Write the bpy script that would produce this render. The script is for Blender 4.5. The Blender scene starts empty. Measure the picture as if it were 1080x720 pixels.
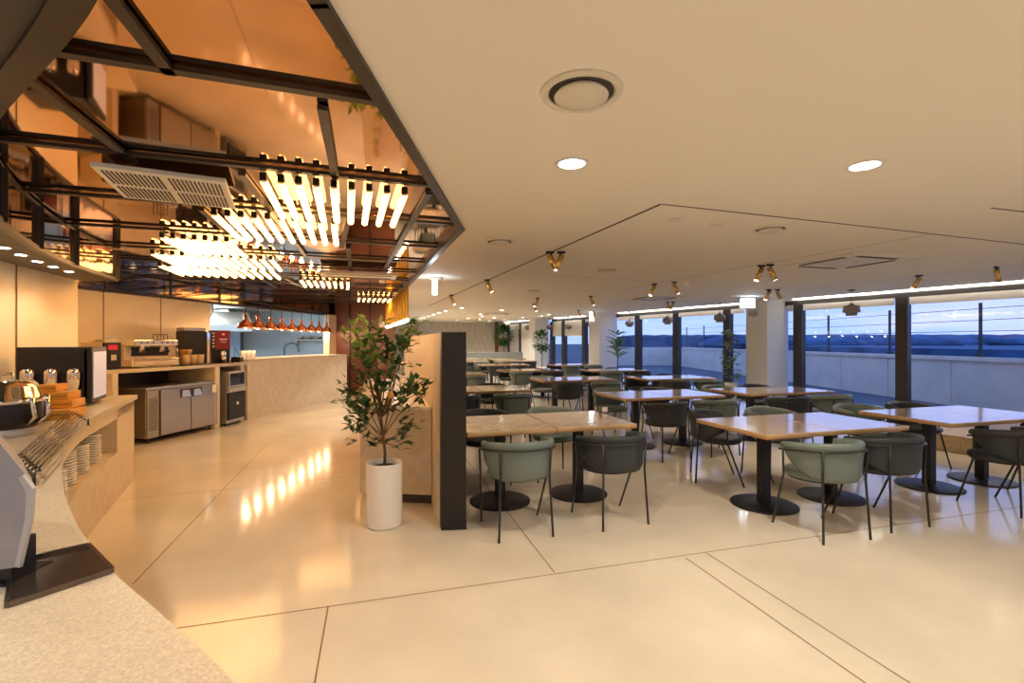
import bpy, bmesh, math, random
from mathutils import Vector, Matrix, Euler
random.seed(7)
PI = math.pi
S = bpy.context.scene
C = S.collection
F, HZ, CH = 505.0, 360.0, 1.5          # focal length in px, horizon row, camera height

# ------------------------------------------------------------------ camera, world, exposure
cam_d = bpy.data.cameras.new('camera'); cam = bpy.data.objects.new('camera', cam_d); C.objects.link(cam)
cam.location = (0, 0, CH); cam.rotation_euler = (PI/2, 0, 0)
cam_d.sensor_width = 36; cam_d.lens = 36*F/1080; cam_d.clip_start = .02; cam_d.clip_end = 400
S.camera = cam
S.view_settings.view_transform = 'Standard'; S.view_settings.look = 'None'
S.view_settings.gamma = 1; S.view_settings.use_curve_mapping = False
S.view_settings.exposure = 0.40
S.cycles.use_denoising = True
S.cycles.max_bounces = 8; S.cycles.glossy_bounces = 5; S.cycles.transparent_max_bounces = 12
S.cycles.sample_clamp_indirect = 6
S.cycles.caustics_reflective = False; S.cycles.caustics_refractive = False

DOWN_W = 17.0      # downlight watts
HOOD_W = 5.0
TUBE_E = 13.0

w = bpy.data.worlds.new('dusk_sky'); S.world = w; w.use_nodes = True
nt = w.node_tree; nt.nodes.clear()
tc = nt.nodes.new('ShaderNodeTexCoord'); sp = nt.nodes.new('ShaderNodeSeparateXYZ')
rp = nt.nodes.new('ShaderNodeValToRGB'); bg = nt.nodes.new('ShaderNodeBackground'); ow = nt.nodes.new('ShaderNodeOutputWorld')
nz = nt.nodes.new('ShaderNodeTexNoise'); mp = nt.nodes.new('ShaderNodeMapping'); mx = nt.nodes.new('ShaderNodeMixRGB')
nt.links.new(tc.outputs['Generated'], sp.inputs[0]); nt.links.new(sp.outputs['Z'], rp.inputs[0])
nt.links.new(tc.outputs['Generated'], mp.inputs[0]); mp.inputs['Scale'].default_value = (3, 3, 22)
nt.links.new(mp.outputs[0], nz.inputs['Vector']); nz.inputs['Scale'].default_value = 1.6
nt.links.new(rp.outputs[0], mx.inputs[1]); mx.inputs[2].default_value = (.50, .50, .76, 1)
mr = nt.nodes.new('ShaderNodeMapRange'); mr.inputs[1].default_value = .45; mr.inputs[2].default_value = .75; mr.inputs[4].default_value = .55
nt.links.new(nz.outputs[0], mr.inputs[0]); nt.links.new(mr.outputs[0], mx.inputs[0])
nt.links.new(mx.outputs[0], bg.inputs[0]); nt.links.new(bg.outputs[0], ow.inputs[0])
e = rp.color_ramp.elements
e[0].position = 0; e[0].color = (.25, .36, .72, 1); e[1].position = .5; e[1].color = (.10, .22, .62, 1)
bg.inputs[1].default_value = 1.55

# ------------------------------------------------------------------ helpers
def P(px, py, h):
    """floor-plan point (x, y) of the place that is seen at pixel px,py when it has height h"""
    Y = F*(h-CH)/(HZ-py); return ((px-540)/F*Y, Y)

def mat(name, col, rough=.5, metal=0, emit=None, es=0, bump=0, bscale=40, var=0, vscale=6, coat=0, spec=.5, stretch=None):
    m = bpy.data.materials.new(name); m.use_nodes = True
    n = m.node_tree; b = n.nodes['Principled BSDF']
    b.inputs['Base Color'].default_value = (*col, 1); b.inputs['Roughness'].default_value = rough
    b.inputs['Metallic'].default_value = metal; b.inputs['Coat Weight'].default_value = coat
    b.inputs['Coat Roughness'].default_value = .08
    b.inputs['Specular IOR Level'].default_value = spec
    if emit: b.inputs['Emission Color'].default_value = (*emit, 1); b.inputs['Emission Strength'].default_value = es
    t = n.nodes.new('ShaderNodeTexCoord'); mpg = n.nodes.new('ShaderNodeMapping')
    n.links.new(t.outputs['Object'], mpg.inputs[0])
    if stretch: mpg.inputs['Scale'].default_value = stretch
    if var:
        z = n.nodes.new('ShaderNodeTexNoise'); z.inputs['Scale'].default_value = vscale; z.inputs['Detail'].default_value = 5
        n.links.new(mpg.outputs[0], z.inputs['Vector'])
        r = n.nodes.new('ShaderNodeValToRGB'); r.color_ramp.elements[0].position = .35; r.color_ramp.elements[1].position = .68
        r.color_ramp.elements[0].color = (*[max(0, c*(1-var)) for c in col], 1); r.color_ramp.elements[1].color = (*[min(1, c*(1+var)) for c in col], 1)
        n.links.new(z.outputs[0], r.inputs[0]); n.links.new(r.outputs[0], b.inputs['Base Color'])
    if bump:
        z = n.nodes.new('ShaderNodeTexNoise'); z.inputs['Scale'].default_value = bscale; z.inputs['Detail'].default_value = 3
        n.links.new(mpg.outputs[0], z.inputs['Vector'])
        bp = n.nodes.new('ShaderNodeBump'); bp.inputs['Strength'].default_value = bump; bp.inputs['Distance'].default_value = .01
        n.links.new(z.outputs[0], bp.inputs['Height']); n.links.new(bp.outputs[0], b.inputs['Normal'])
    return m

def glassmat(name, tint=(1, 1, 1), refl=.08):
    m = bpy.data.materials.new(name); m.use_nodes = True; n = m.node_tree; n.nodes.clear()
    o = n.nodes.new('ShaderNodeOutputMaterial'); mxs = n.nodes.new('ShaderNodeMixShader')
    tr = n.nodes.new('ShaderNodeBsdfTransparent'); gl = n.nodes.new('ShaderNodeBsdfGlossy'); lw = n.nodes.new('ShaderNodeFresnel')
    tr.inputs[0].default_value = (*tint, 1); gl.inputs['Roughness'].default_value = .01; lw.inputs[0].default_value = 1.45
    ge = n.nodes.new('ShaderNodeNewGeometry'); m1 = n.nodes.new('ShaderNodeMath'); m1.operation = 'SUBTRACT'; m1.inputs[0].default_value = 1
    m2 = n.nodes.new('ShaderNodeMath'); m2.operation = 'MULTIPLY'
    n.links.new(ge.outputs['Backfacing'], m1.inputs[1]); n.links.new(lw.outputs[0], m2.inputs[0]); n.links.new(m1.outputs[0], m2.inputs[1])
    n.links.new(m2.outputs[0], mxs.inputs[0]); n.links.new(tr.outputs[0], mxs.inputs[1]); n.links.new(gl.outputs[0], mxs.inputs[2]); n.links.new(mxs.outputs[0], o.inputs[0])
    return m

M = {}
M['floor'] = mat('polished_terrazzo', (.77, .70, .58), .115, var=.08, vscale=1.3, spec=.6)
M['joint'] = mat('floor_joint', (.22, .13, .06), .6)
M['ceil'] = mat('ceiling_paint', (.90, .84, .74), .75, bump=.03, bscale=90)
M['panel'] = mat('beige_wall_panel', (.80, .66, .44), .45, var=.04, vscale=3)
M['stone'] = mat('speckled_stone', (.64, .56, .43), .3, var=.16, vscale=170)
M['stone_face'] = mat('stone_front', (.70, .60, .46), .5, var=.07, vscale=9)
M['plaster'] = mat('far_plaster', (.62, .57, .47), .8, var=.12, vscale=7, stretch=(1, 1, .4))
M['white'] = mat('white_paint', (.84, .83, .80), .5)
M['ceramic'] = mat('white_ceramic', (.88, .86, .82), .25)
M['black'] = mat('black_steel', (.010, .009, .010), .45)
M['frame'] = mat('canopy_frame', (.045, .038, .033), .35, metal=.3)
M['dark'] = mat('dark_soffit', (.055, .047, .042), .5)
M['mull'] = mat('window_frame', (.03, .028, .027), .4)
M['brown'] = mat('brown_panel', (.16, .06, .035), .35, var=.12, vscale=3)
M['wood'] = mat('table_top_wood', (.62, .42, .22), .16, var=.12, vscale=7, coat=.7, stretch=(1, 7, 1), spec=.6)
M['woodedge'] = mat('table_edge_wood', (.42, .22, .08), .4)
M['sage'] = mat('sage_leather', (.15, .195, .182), .42, bump=.05, bscale=160)
M['coal'] = mat('charcoal_leather', (.026, .033, .039), .5, bump=.05, bscale=160)
M['rodm'] = mat('chair_frame', (.02, .017, .016), .35)
M['steel'] = mat('brushed_steel', (.62, .58, .52), .28, metal=.9)
M['fridge'] = mat('fridge_steel', (.46, .40, .33), .3, metal=.85)
M['chrome'] = mat('chrome', (.85, .82, .78), .08, metal=1)
M['gold'] = mat('gold_metal', (.75, .50, .17), .25, metal=.9)
M['brass'] = mat('yellow_brass', (.85, .47, .05), .35, metal=.4)
M['copperlamp'] = mat('polished_copper', (.85, .36, .22), .15, metal=.95)
M['copper'] = mat('copper_mirror', (.66, .42, .25), .04, metal=1, bump=.006, bscale=5)
M['darkmirror'] = mat('bronze_mirror', (.42, .32, .25), .06, metal=1)
M['leaf'] = mat('leaf_green', (.035, .10, .02), .35, var=.5, vscale=12)
M['leaf2'] = mat('leaf_bright', (.16, .30, .05), .4, var=.4, vscale=12)
M['bark'] = mat('bark', (.16, .10, .05), .8)
M['soil'] = mat('soil', (.03, .02, .012), .9)
M['orange'] = mat('orange_fruit', (.85, .33, .02), .4)
M['box'] = mat('varnished_box_wood', (.85, .42, .06), .3, var=.15, vscale=10, stretch=(1, 1, 8))
M['kraft'] = mat('kraft_paper', (.68, .48, .28), .7)
M['paper'] = mat('white_paper', (.88, .84, .76), .6)
M['cream'] = mat('cream_enamel', (.85, .74, .55), .35)
M['red'] = mat('red_label', (.62, .03, .06), .4)
M['maroon'] = mat('maroon_menu', (.30, .02, .05), .3)
M['greyp'] = mat('grey_enamel', (.33, .32, .34), .35, var=.05, vscale=14)
M['bench'] = mat('bench_fabric', (.20, .21, .20), .8)
M['greyl'] = mat('grey_enamel_edge', (.50, .49, .49), .3)
M['darkglass'] = mat('dark_glass', (.03, .028, .028), .06)
M['screen'] = mat('lit_screen', (.6, .6, .66), .3, emit=(.80, .78, .92), es=.2)
M['glass'] = glassmat('window_glass')
M['blind'] = mat('roller_blind', (.80, .76, .70), .8)
M['lampon'] = mat('downlight_lens', (1, 1, 1), .5, emit=(1, .93, .82), es=14)
M['lampcool'] = mat('cool_tube', (1, 1, 1), .5, emit=(.80, .92, 1), es=9)
M['cove'] = mat('cove_strip', (1, 1, 1), .5, emit=(1, .93, .82), es=11)
M['spotlens'] = mat('spot_lens', (1, 1, 1), .5, emit=(1, .85, .6), es=25)
M['tube'] = mat('filament_tube', (1, .8, .5), .3, emit=(1, .52, .17), es=TUBE_E)
tn = M['tube'].node_tree; tb_ = tn.nodes['Principled BSDF']; tz = tn.nodes.new('ShaderNodeTexVoronoi'); tz.inputs['Scale'].default_value = 60
tco = tn.nodes.new('ShaderNodeTexCoord'); tn.links.new(tco.outputs['Object'], tz.inputs['Vector'])
tmr = tn.nodes.new('ShaderNodeMapRange'); tmr.inputs[1].default_value = .15; tmr.inputs[2].default_value = .75; tmr.inputs[3].default_value = TUBE_E; tmr.inputs[4].default_value = .8
tn.links.new(tz.outputs['Distance'], tmr.inputs[0]); tn.links.new(tmr.outputs[0], tb_.inputs['Emission Strength'])
M['darkpan'] = mat('dark_steel_pan', (.16, .13, .11), .12, metal=.8)
M['kitwall'] = mat('kitchen_tiles', (.55, .72, .88), .4)
M['kitpane'] = mat('pale_blue_pane', (.50, .68, .85), .2)
M['kitdark'] = mat('kitchen_dark', (.06, .08, .10), .4)
M['balcony'] = mat('concrete_panel', (.80, .72, .60), .7, var=.06, vscale=2)
M['ground'] = mat('outside_ground', (.10, .13, .16), .9)
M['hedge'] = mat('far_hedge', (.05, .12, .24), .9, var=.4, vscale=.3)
M['clay'] = mat('grey_lamp_shade', (.30, .26, .21), .5)
M['baffle'] = mat('diffuser_white', (.78, .72, .60), .4)
M['slot'] = mat('vent_slot', (.06, .05, .04), .6)
M['tan'] = mat('tan_granite', (.46, .34, .20), .6, var=.25, vscale=70)

ORD = ['first', 'second', 'third', 'fourth', 'fifth', 'sixth', 'seventh', 'eighth', 'ninth', 'tenth', 'eleventh', 'twelfth', 'thirteenth']

class MB:
    def __init__(s): s.bm = bmesh.new()
    def _new(s, verts): return [s.bm.verts.new(v) for v in verts]
    def prism(s, pts, z0, z1, mi=0):
        a = s._new([(x, y, z0) for x, y in pts]); b = s._new([(x, y, z1) for x, y in pts]); n = len(pts)
        fs = [s.bm.faces.new(a[::-1]), s.bm.faces.new(b)]
        for i in range(n): fs.append(s.bm.faces.new((a[i], a[(i+1) % n], b[(i+1) % n], b[i])))
        for f in fs: f.material_index = mi
        return s
    def loft(s, secs, closed=True, caps=True, mi=0, smooth=False):
        rows = [s._new(q) for q in secs]; n = len(secs[0]); fs = []
        for i in range(len(rows)-1):
            for j in range(n if closed else n-1):
                k = (j+1) % n; fs.append(s.bm.faces.new((rows[i][j], rows[i][k], rows[i+1][k], rows[i+1][j])))
        for f in fs: f.smooth = smooth
        if caps and closed: fs.append(s.bm.faces.new(rows[0][::-1])); fs.append(s.bm.faces.new(rows[-1]))
        for f in fs: f.material_index = mi
        return s
    def box(s, c, size, rz=0, bev=0, mi=0):
        r = bmesh.ops.create_cube(s.bm, size=1)
        bmesh.ops.scale(s.bm, vec=size, verts=r['verts'])
        if bev:
            es = list({e for v in r['verts'] for e in v.link_edges})
            rb = bmesh.ops.bevel(s.bm, geom=es, offset=bev, segments=2, affect='EDGES', profile=.6)
            vs = list({v for f in rb['faces'] for v in f.verts} | {v for v in r['verts'] if v.is_valid})
        else: vs = r['verts']
        vs = list({v for v in vs if v.is_valid})
        for f in {f for v in vs for f in v.link_faces}: f.material_index = mi
        bmesh.ops.rotate(s.bm, cent=(0, 0, 0), matrix=Matrix.Rotation(rz, 3, 'Z'), verts=vs)
        bmesh.ops.translate(s.bm, vec=c, verts=vs); return s
    def tube(s, pts, r, n=8, smooth=True, mi=0, rs=None):
        pts = [Vector(p) for p in pts]; secs = []
        prev = None
        for i, p in enumerate(pts):
            d = (pts[min(i+1, len(pts)-1)]-pts[max(i-1, 0)]).normalized()
            if prev is None: u = d.orthogonal().normalized()
            else:
                u = (prev-d*prev.dot(d))
                u = u.normalized() if u.length > 1e-6 else d.orthogonal().normalized()
            prev = u; v = d.cross(u); rr = rs[i] if rs else r
            secs.append([p+u*rr*math.cos(2*PI*j/n)+v*rr*math.sin(2*PI*j/n) for j in range(n)])
        return s.loft(secs, mi=mi, smooth=smooth)
    def lathe(s, prof, c=(0, 0, 0), n=24, mi=0, smooth=True):
        secs = [[(c[0]+r*math.cos(2*PI*j/n), c[1]+r*math.sin(2*PI*j/n), c[2]+z) for j in range(n)] for r, z in prof]
        return s.loft(secs, mi=mi, smooth=smooth)
    def leaf(s, p, d, up, L, W):
        d = d.normalized(); side = d.cross(up)
        side = side.normalized() if side.length > 1e-4 else d.orthogonal().normalized(); nrm = side.cross(d)
        a = s.bm.verts.new(p); b = s.bm.verts.new(p+d*L*.45+side*W*.5+nrm*L*.04); c2 = s.bm.verts.new(p+d*L-nrm*L*.12)
        e2 = s.bm.verts.new(p+d*L*.45-side*W*.5+nrm*L*.04); m2 = s.bm.verts.new(p+d*L*.5-nrm*L*.03)
        s.bm.faces.new((a, b, m2)); s.bm.faces.new((b, c2, m2)); s.bm.faces.new((c2, e2, m2)); s.bm.faces.new((e2, a, m2))
    def build(s, name, mats, parent=None, loc=None, rz=0, auto=True):
        bmesh.ops.recalc_face_normals(s.bm, faces=s.bm.faces) if auto else None
        me = bpy.data.meshes.new(name); s.bm.to_mesh(me); s.bm.free()
        for m in (mats if isinstance(mats, (list, tuple)) else [mats]): me.materials.append(m)
        o = bpy.data.objects.new(name, me); C.objects.link(o)
        if parent is not None: o.parent = parent
        if loc is not None: o.location = loc
        o.rotation_euler.z = rz
        return o

def empty(name, loc=(0, 0, 0), rz=0):
    o = bpy.data.objects.new(name, None); C.objects.link(o); o.location = loc; o.rotation_euler.z = rz; o.empty_display_size = .1
    return o
def tag(o, label=None, cat=None, group=None, kind=None):
    if label: o['label'] = label
    if cat: o['category'] = cat
    if group: o['group'] = group
    if kind: o['kind'] = kind
    return o
def struct(o): o['kind'] = 'structure'; return o
def copy_tree(o, parent=None):
    c = o.copy(); C.objects.link(c)
    if parent is not None: c.parent = parent
    for ch in list(o.children): copy_tree(ch, c)
    return c
def lamp(kind, loc, power, col=(1, .78, .52), size=.1, rot=(0, 0, 0), name='lamp_light', parent=None, spot=None, blend=.6):
    d = bpy.data.lights.new(name, kind); d.energy = power; d.color = col
    if kind == 'AREA': d.shape = 'DISK'; d.size = size
    else: d.shadow_soft_size = size
    if kind == 'SPOT': d.spot_size = spot or 2.4; d.spot_blend = blend
    o = bpy.data.objects.new(name, d); C.objects.link(o); o.location = loc; o.rotation_euler = rot
    if parent is not None: o.parent = parent
    return o

# ------------------------------------------------------------------ plan constants
WA = math.radians(27.5); WN = Vector((math.cos(WA), math.sin(WA))); WD = Vector((-math.sin(WA), math.cos(WA))); WDIST = 11.15
def onwall(px, D=WDIST):
    u = (px-540)/F; Y = D/(WN.x*u+WN.y); return Vector((u*Y, Y))
CEIL = 2.5; MIR = 2.55; FB = 2.48
edge = [(-.66, -4), (-.536, 1.39), (-.42, 4.24), (-1.765, 8.33), (-3.72, 14.3)]
TA = math.radians(16.2)
E1 = Vector((math.cos(TA), math.sin(TA))); E2 = Vector((-math.sin(TA), math.cos(TA)))

# ------------------------------------------------------------------ floor
b = MB(); b.prism([(-11, -5), (16.5, -5), (1.2, 26.2), (-11, 26.2)], -.1, 0, 0)
def strip(p0, p1, wd=.008, z=.0008):
    p0 = Vector(p0); p1 = Vector(p1); d = (p1-p0).normalized(); n = Vector((-d.y, d.x))*wd/2
    q = [p0-n, p1-n, p1+n, p0+n]; b.bm.faces.new([b.bm.verts.new((v.x, v.y, z)) for v in q]).material_index = 1
def g(px, py): return Vector(P(px, py, 0))
A0 = g(585, 604); dA = (g(1080, 535)-g(190, 662)).normalized(); dB = Vector((-dA.y, dA.x))
strip(g(190, 662), A0+dA*6); strip(g(190, 662)-dA*.6, g(190, 662))
strip(A0, A0+dB*14)
for q in (g(723, 588), g(745, 583)): strip(q+(A0-q).project(dB)*0, q-dB*3)
q = g(346, 640); strip(q, q-dB*2)
strip(g(224, 522)+dB*2.5, g(140, 616)); strip(g(224, 522)-dA*1.5, g(470, 522-30)+dA*0)
strip(g(540, 541)+dA*.3+dB*2.2, g(540, 541)+dA*8+dB*2.2)
strip(A0+dA*3+dB*0, A0+dA*3+dB*9); strip(A0+dA*3.1+dB*6, A0+dA*7+dB*6)
struct(b.build('floor', [M['floor'], M['joint']]))

# ------------------------------------------------------------------ main ceiling
wl = lambda Y: ((WDIST+.0-WN.y*Y)/WN.x, Y)
cp = edge + [(-11, 14.3), (-11, 26), wl(26), wl(-4)]
b = MB(); b.prism(cp, CEIL, CEIL+.25)
# ceiling seams drawn as thin dark strips
def seam_strip(p0, p1, wd=.012):
    p0 = Vector(p0); p1 = Vector(p1); d = (p1-p0).normalized(); n = Vector((-d.y, d.x))*wd/2
    q = [p0-n, p1-n, p1+n, p0+n]; f = b.bm.faces.new([b.bm.verts.new((v.x, v.y, CEIL-.0012)) for v in q]); f.material_index = 1
cpx = lambda x, y: Vector(P(x, y, CEIL))
seam_strip(cpx(697, 215), cpx(452, 322.5), .03); seam_strip(cpx(697, 215), cpx(930, 240.5), .022); seam_strip(cpx(930, 240.5), cpx(1120, 262), .022)
seam_strip(cpx(980, 247), cpx(700, 297), .012); seam_strip(cpx(700, 297), cpx(540, 288), .012); seam_strip(cpx(1045, 219), cpx(1120, 228), .02)
seam_strip(cpx(840, 306), cpx(1120, 274), .012); seam_strip(cpx(537, 314), cpx(700, 300), .01)
struct(b.build('ceiling', [M['ceil'], M['slot']]))

# ------------------------------------------------------------------ far wall, side walls, windows
b = MB(); b.prism([(-11, 25), (wl(25)[0]+.3, 25), (wl(25)[0]+.3, 25.2), (-11, 25.2)], 0, CEIL)
struct(b.build('wall_far', M['plaster']))
b = MB(); xx = P(522, 339.8, CEIL)[0]; b.prism([(xx, 24.8), (xx+.18, 24.8), (xx+.18, 25), (xx, 25)], 0, CEIL)
struct(b.build('trim_1', M['brown']))
# wall behind the camera and the right part out of frame
b = MB(); b.prism([(-11, -4.6), (16, -4.6), (16, -4.4), (-11, -4.4)], 0, 2.9); struct(b.build('wall_rear', M['panel']))

glass_d = WDIST+.03
def wseg(p0, p1, thick, z0, z1, off=0):
    """box between two points of the window wall line; off > 0 = outwards"""
    a = Vector(p0)+WN*off; c = Vector(p1)+WN*off; e2 = WN*thick
    return [tuple(a), tuple(c), tuple(c+e2), tuple(a+e2)], z0, z1
def window(name, pxs, blind_h, ends=(1, 1)):
    pts = [onwall(x) for x in pxs]
    b = MB(); b.prism(*wseg(pts[0], pts[-1], .09, 2.35, 2.46)); b.prism(*wseg(pts[0], pts[-1], .09, .0, .10))
    root = struct(b.build(name, M['mull']))
    for i, p in enumerate(pts):
        if (i == 0 and not ends[0]) or (i == len(pts)-1 and not ends[1]): continue
        wdt = .10; b = MB(); b.prism(*wseg(p-WD*wdt, p+WD*wdt, .16, .10, 2.35, -.04)); b.build('mullion', M['mull'], root)
    for i in range(len(pts)-1):
        b = MB(); b.prism(*wseg(pts[i], pts[i+1], .012, .10, 2.35, .05)); b.build('glass_pane', M['glass'], root)
        g2 = .13*(1 if pts[i].x < pts[i+1].x else 1)
        dd = (pts[i+1]-pts[i]).normalized()
        b = MB(); b.prism(*wseg(pts[i]+dd*g2, pts[i+1]-dd*g2, .03, 2.34-blind_h[i], 2.36, -.03)); b.build('roller_blind', M['blind'], root)
    return root
window('window_1', [1400, 1175, 951.5, 842, 825], [.12, .12, .12, .12], (1, 0))
window('window_2', [790, 767, 713, 672.5, 650], [.10]*4, (0, 0))
window('window_3', [629, 616, 594.5, 582], [.10, .62, .62], (1, 1))
window('window_4', [562, 549, 537, ], [1.9, 1.9], (1, 1))
# soffit strip above the windows and the wall left over beyond them
b = MB(); b.prism(*wseg(onwall(1400), onwall(528), .12, 2.46, 2.75, .0)); struct(b.build('trim_2', M['white']))
b = MB(); b.prism(*wseg(onwall(538), onwall(520), .12, 0, 2.5, -.02)); struct(b.build('wall_right', M['plaster']))
# continuous light strip in the ceiling along the windows
ls = empty('linear_light', (*onwall(900), 2.49)); tag(ls, 'thin bright light strip running along the ceiling edge above the windows', 'light')
def lineseg(a, c, D=WDIST-.10, wd=.035):
    p0 = onwall(a, D); p1 = onwall(c, D); b = MB()
    q, z0, z1 = wseg(p0, p1, wd, 2.488, 2.499); b.prism(q, z0, z1); o = b.build('light_strip', M['cove'], ls); o.location = -Vector((*onwall(900), 2.49))
for a, c in ((1380, 836), (786, 652), (616, 584), (560, 532)): lineseg(a, c)

# columns
def column(px, D, a, s, name):
    K = onwall(px, D); b = MB(); q = [K, K+WD*a, K+WD*a+WN*s, K+WN*s]
    b.prism([tuple(v) for v in q], 0, CEIL)
    return struct(b.build(name, M['white']))
column(809, 10.47, .55, .80, 'pillar_1'); column(632, 10.47, .60, .80, 'pillar_2'); column(564, 10.47, .50, .70, 'pillar_3')
# raised stone plinth under the right bay
p0 = onwall(1330, 8.25); p1 = onwall(930, 8.25)
b = MB(); b.prism([tuple(p0), tuple(p1), tuple(p1+WN*2.85), tuple(p0+WN*2.85)], 0, .23); struct(b.build('trim_3', M['tan']))

# ------------------------------------------------------------------ outside: parapet, fence, far ground
b = MB(); b.prism([(-40, -8), (200, -8), (200, 300), (-40, 300)], -.35, -.15); struct(b.build('ground', M['ground']))
par = empty('parapet', (12.6, 14, -.15)); tag(par, 'long grey panelled terrace parapet outside behind the windows', 'parapet', kind='structure')
y0, y1, X0 = 2.0, 33.0, 11.3
k = -Vector((12.6, 14, -.15))
b = MB(); n = 15
for i in range(n):
    ya = y0+(y1-y0)*i/n; yb = y0+(y1-y0)*(i+1)/n-.02
    b.prism([(X0, ya), (X0+.12, ya), (X0+.12, yb), (X0, yb)], -.15, 1.02)
b.build('panel', M['balcony'], par).location = k
b = MB(); b.prism([(X0-.06, y0), (X0+.2, y0), (X0+.2, y1), (X0-.06, y1)], 1.02, 1.12)
b.build('coping', M['balcony'], par).location = k
b = MB(); b.prism([(6, y1), (X0+.2, y1), (X0+.2, y1+.15), (6, y1+.15)], -.15, 1.1); b.build('panel', M['balcony'], par).location = k
fen = empty('wire_fence', (12.6, 14, 1.12)); tag(fen, 'dark wire fence on thin posts standing on the terrace parapet', 'fence')
k = -Vector((12.6, 14, 1.12))
for i in range(11):
    Y = 3.25+2.8*i; b = MB(); b.box((X0+.1, Y, 1.12+.66), (.05, .05, 1.32)); b.box((X0+.1, Y, 1.16), (.12, .12, .06)); b.build('post', M['mull'], fen).location = k
for z in (1.45, 1.75, 2.02, 2.3):
    b = MB(); b.tube([(X0+.1, 2, z), (X0+.1, 33, z)], .008, 5); b.build('wire', M['mull'], fen).location = k
b = MB(); rr = random.Random(3)
for i in range(420):
    X = 30+rr.random()*130; Y = 60+rr.random()*60; r = 1.6+rr.random()*1.2; top = CH+6.5*Y/F+rr.random()*.18
    bmesh.ops.create_icosphere(b.bm, subdivisions=2, radius=r, matrix=Matrix.Translation((X, Y, top-r*.55)) @ Matrix.Diagonal((2.2, 1.3, .55, 1)))
b.prism([(16, 70), (190, 70), (190, 72), (16, 72)], -.1, 2.25)
b.prism([(30, 20), (60, 20), (190, 70), (30, 70)], -.1, 1.0)
tag(b.build('hedge', M['hedge']), 'dark blue line of distant trees beyond the terrace', 'trees', kind='stuff')

# ------------------------------------------------------------------ left walls
def wallseg(name, pts, z0, z1, th, m, side=1):
    b = MB()
    for a, c in zip(pts[:-1], pts[1:]):
        a = Vector(a); c = Vector(c); d = (c-a).normalized(); n = Vector((-d.y, d.x))*side*th
        b.prism([tuple(a), tuple(c), tuple(c+n), tuple(a+n)], z0, z1)
    return struct(b.build(name, m))
W1 = [(-2.6, -4.4), (-3.65, 1.6), (-3.86, 2.6), (-4.12, 3.3), (-4.5, 4.21), (-5.08, 5.6)]
wallseg('wall_left', [W1[i] for i in range(len(W1))], 0, 2.7, .15, M['panel'])
wallseg('wall_return', [(-5.08, 5.6), (-6.25, 5.9)], 0, 2.7, .15, M['panel'])
W2 = [(-6.16, 5.85), (-5.86, 9.3)]
wallseg('wall_back', W2, 0, 2.24, .15, M['panel'])
# thin panel joints
b = MB()
for (x, y) in ((-4.60, 4.44),):
    b.box((x+.012, y-.005, 1.6), (.006, .012, 1.7), rz=math.radians(22))
for t in (.36, .66, ):
    x = W2[0][0]+(W2[1][0]-W2[0][0])*t; y = W2[0][1]+(W2[1][1]-W2[0][1])*t; b.box((x+.003, y, 1.68), (.006, .012, 1.12))
struct(b.build('trim_4', M['joint']))
# bulkhead of dark mirror above
bk = [(-6.14, 5.9), (-5.84, 9.3), (-5.18, 13.3), (-4.95, 14.2)]
hd = struct(MB().prism([bk[0], bk[1], bk[2], bk[3], (-5.15, 14.2), (-5.4, 13.3), (-6.05, 9.3), (-6.35, 5.9)], 2.24, 2.7).build('wall_bulkhead', M['dark']))
L = 0
def along(poly, s):
    for a, c in zip(poly[:-1], poly[1:]):
        a = Vector(a); c = Vector(c); l = (c-a).length
        if s <= l: return a+(c-a)*(s/l), (c-a).normalized()
        s -= l
    return Vector(poly[-1]), (Vector(poly[-1])-Vector(poly[-2])).normalized()
tot = sum((Vector(c)-Vector(a)).length for a, c in zip(bk[:-1], bk[1:]))
s = 0; n = 7
for i in range(n):
    a, d = along(bk, tot*i/n); c, d2 = along(bk, tot*(i+1)/n); dd = (c-a).normalized(); nn = Vector((dd.y, -dd.x))
    b = MB(); q = [a+dd*.03+nn*.004, c-dd*.03+nn*.004, c-dd*.03+nn*.02, a+dd*.03+nn*.02]; b.prism([tuple(v) for v in q], 2.28, 2.54); b.build('mirror_panel', M['darkmirror'], hd)
    b = MB(); q = [a-dd*.02+nn*.0, a+dd*.02, a+dd*.02+nn*.03, a-dd*.02+nn*.03]; b.prism([tuple(v) for v in q], 2.24, 2.55); b.build('post', M['frame'], hd)
b = MB()
for a, c in zip(bk[:-1], bk[1:]):
    a = Vector(a); c = Vector(c); dd = (c-a).normalized(); nn = Vector((dd.y, -dd.x))*.035; b.prism([tuple(a), tuple(c), tuple(c+nn), tuple(a+nn)], 2.235, 2.275)
b.build('bottom_rail', M['frame'], hd)

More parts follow.
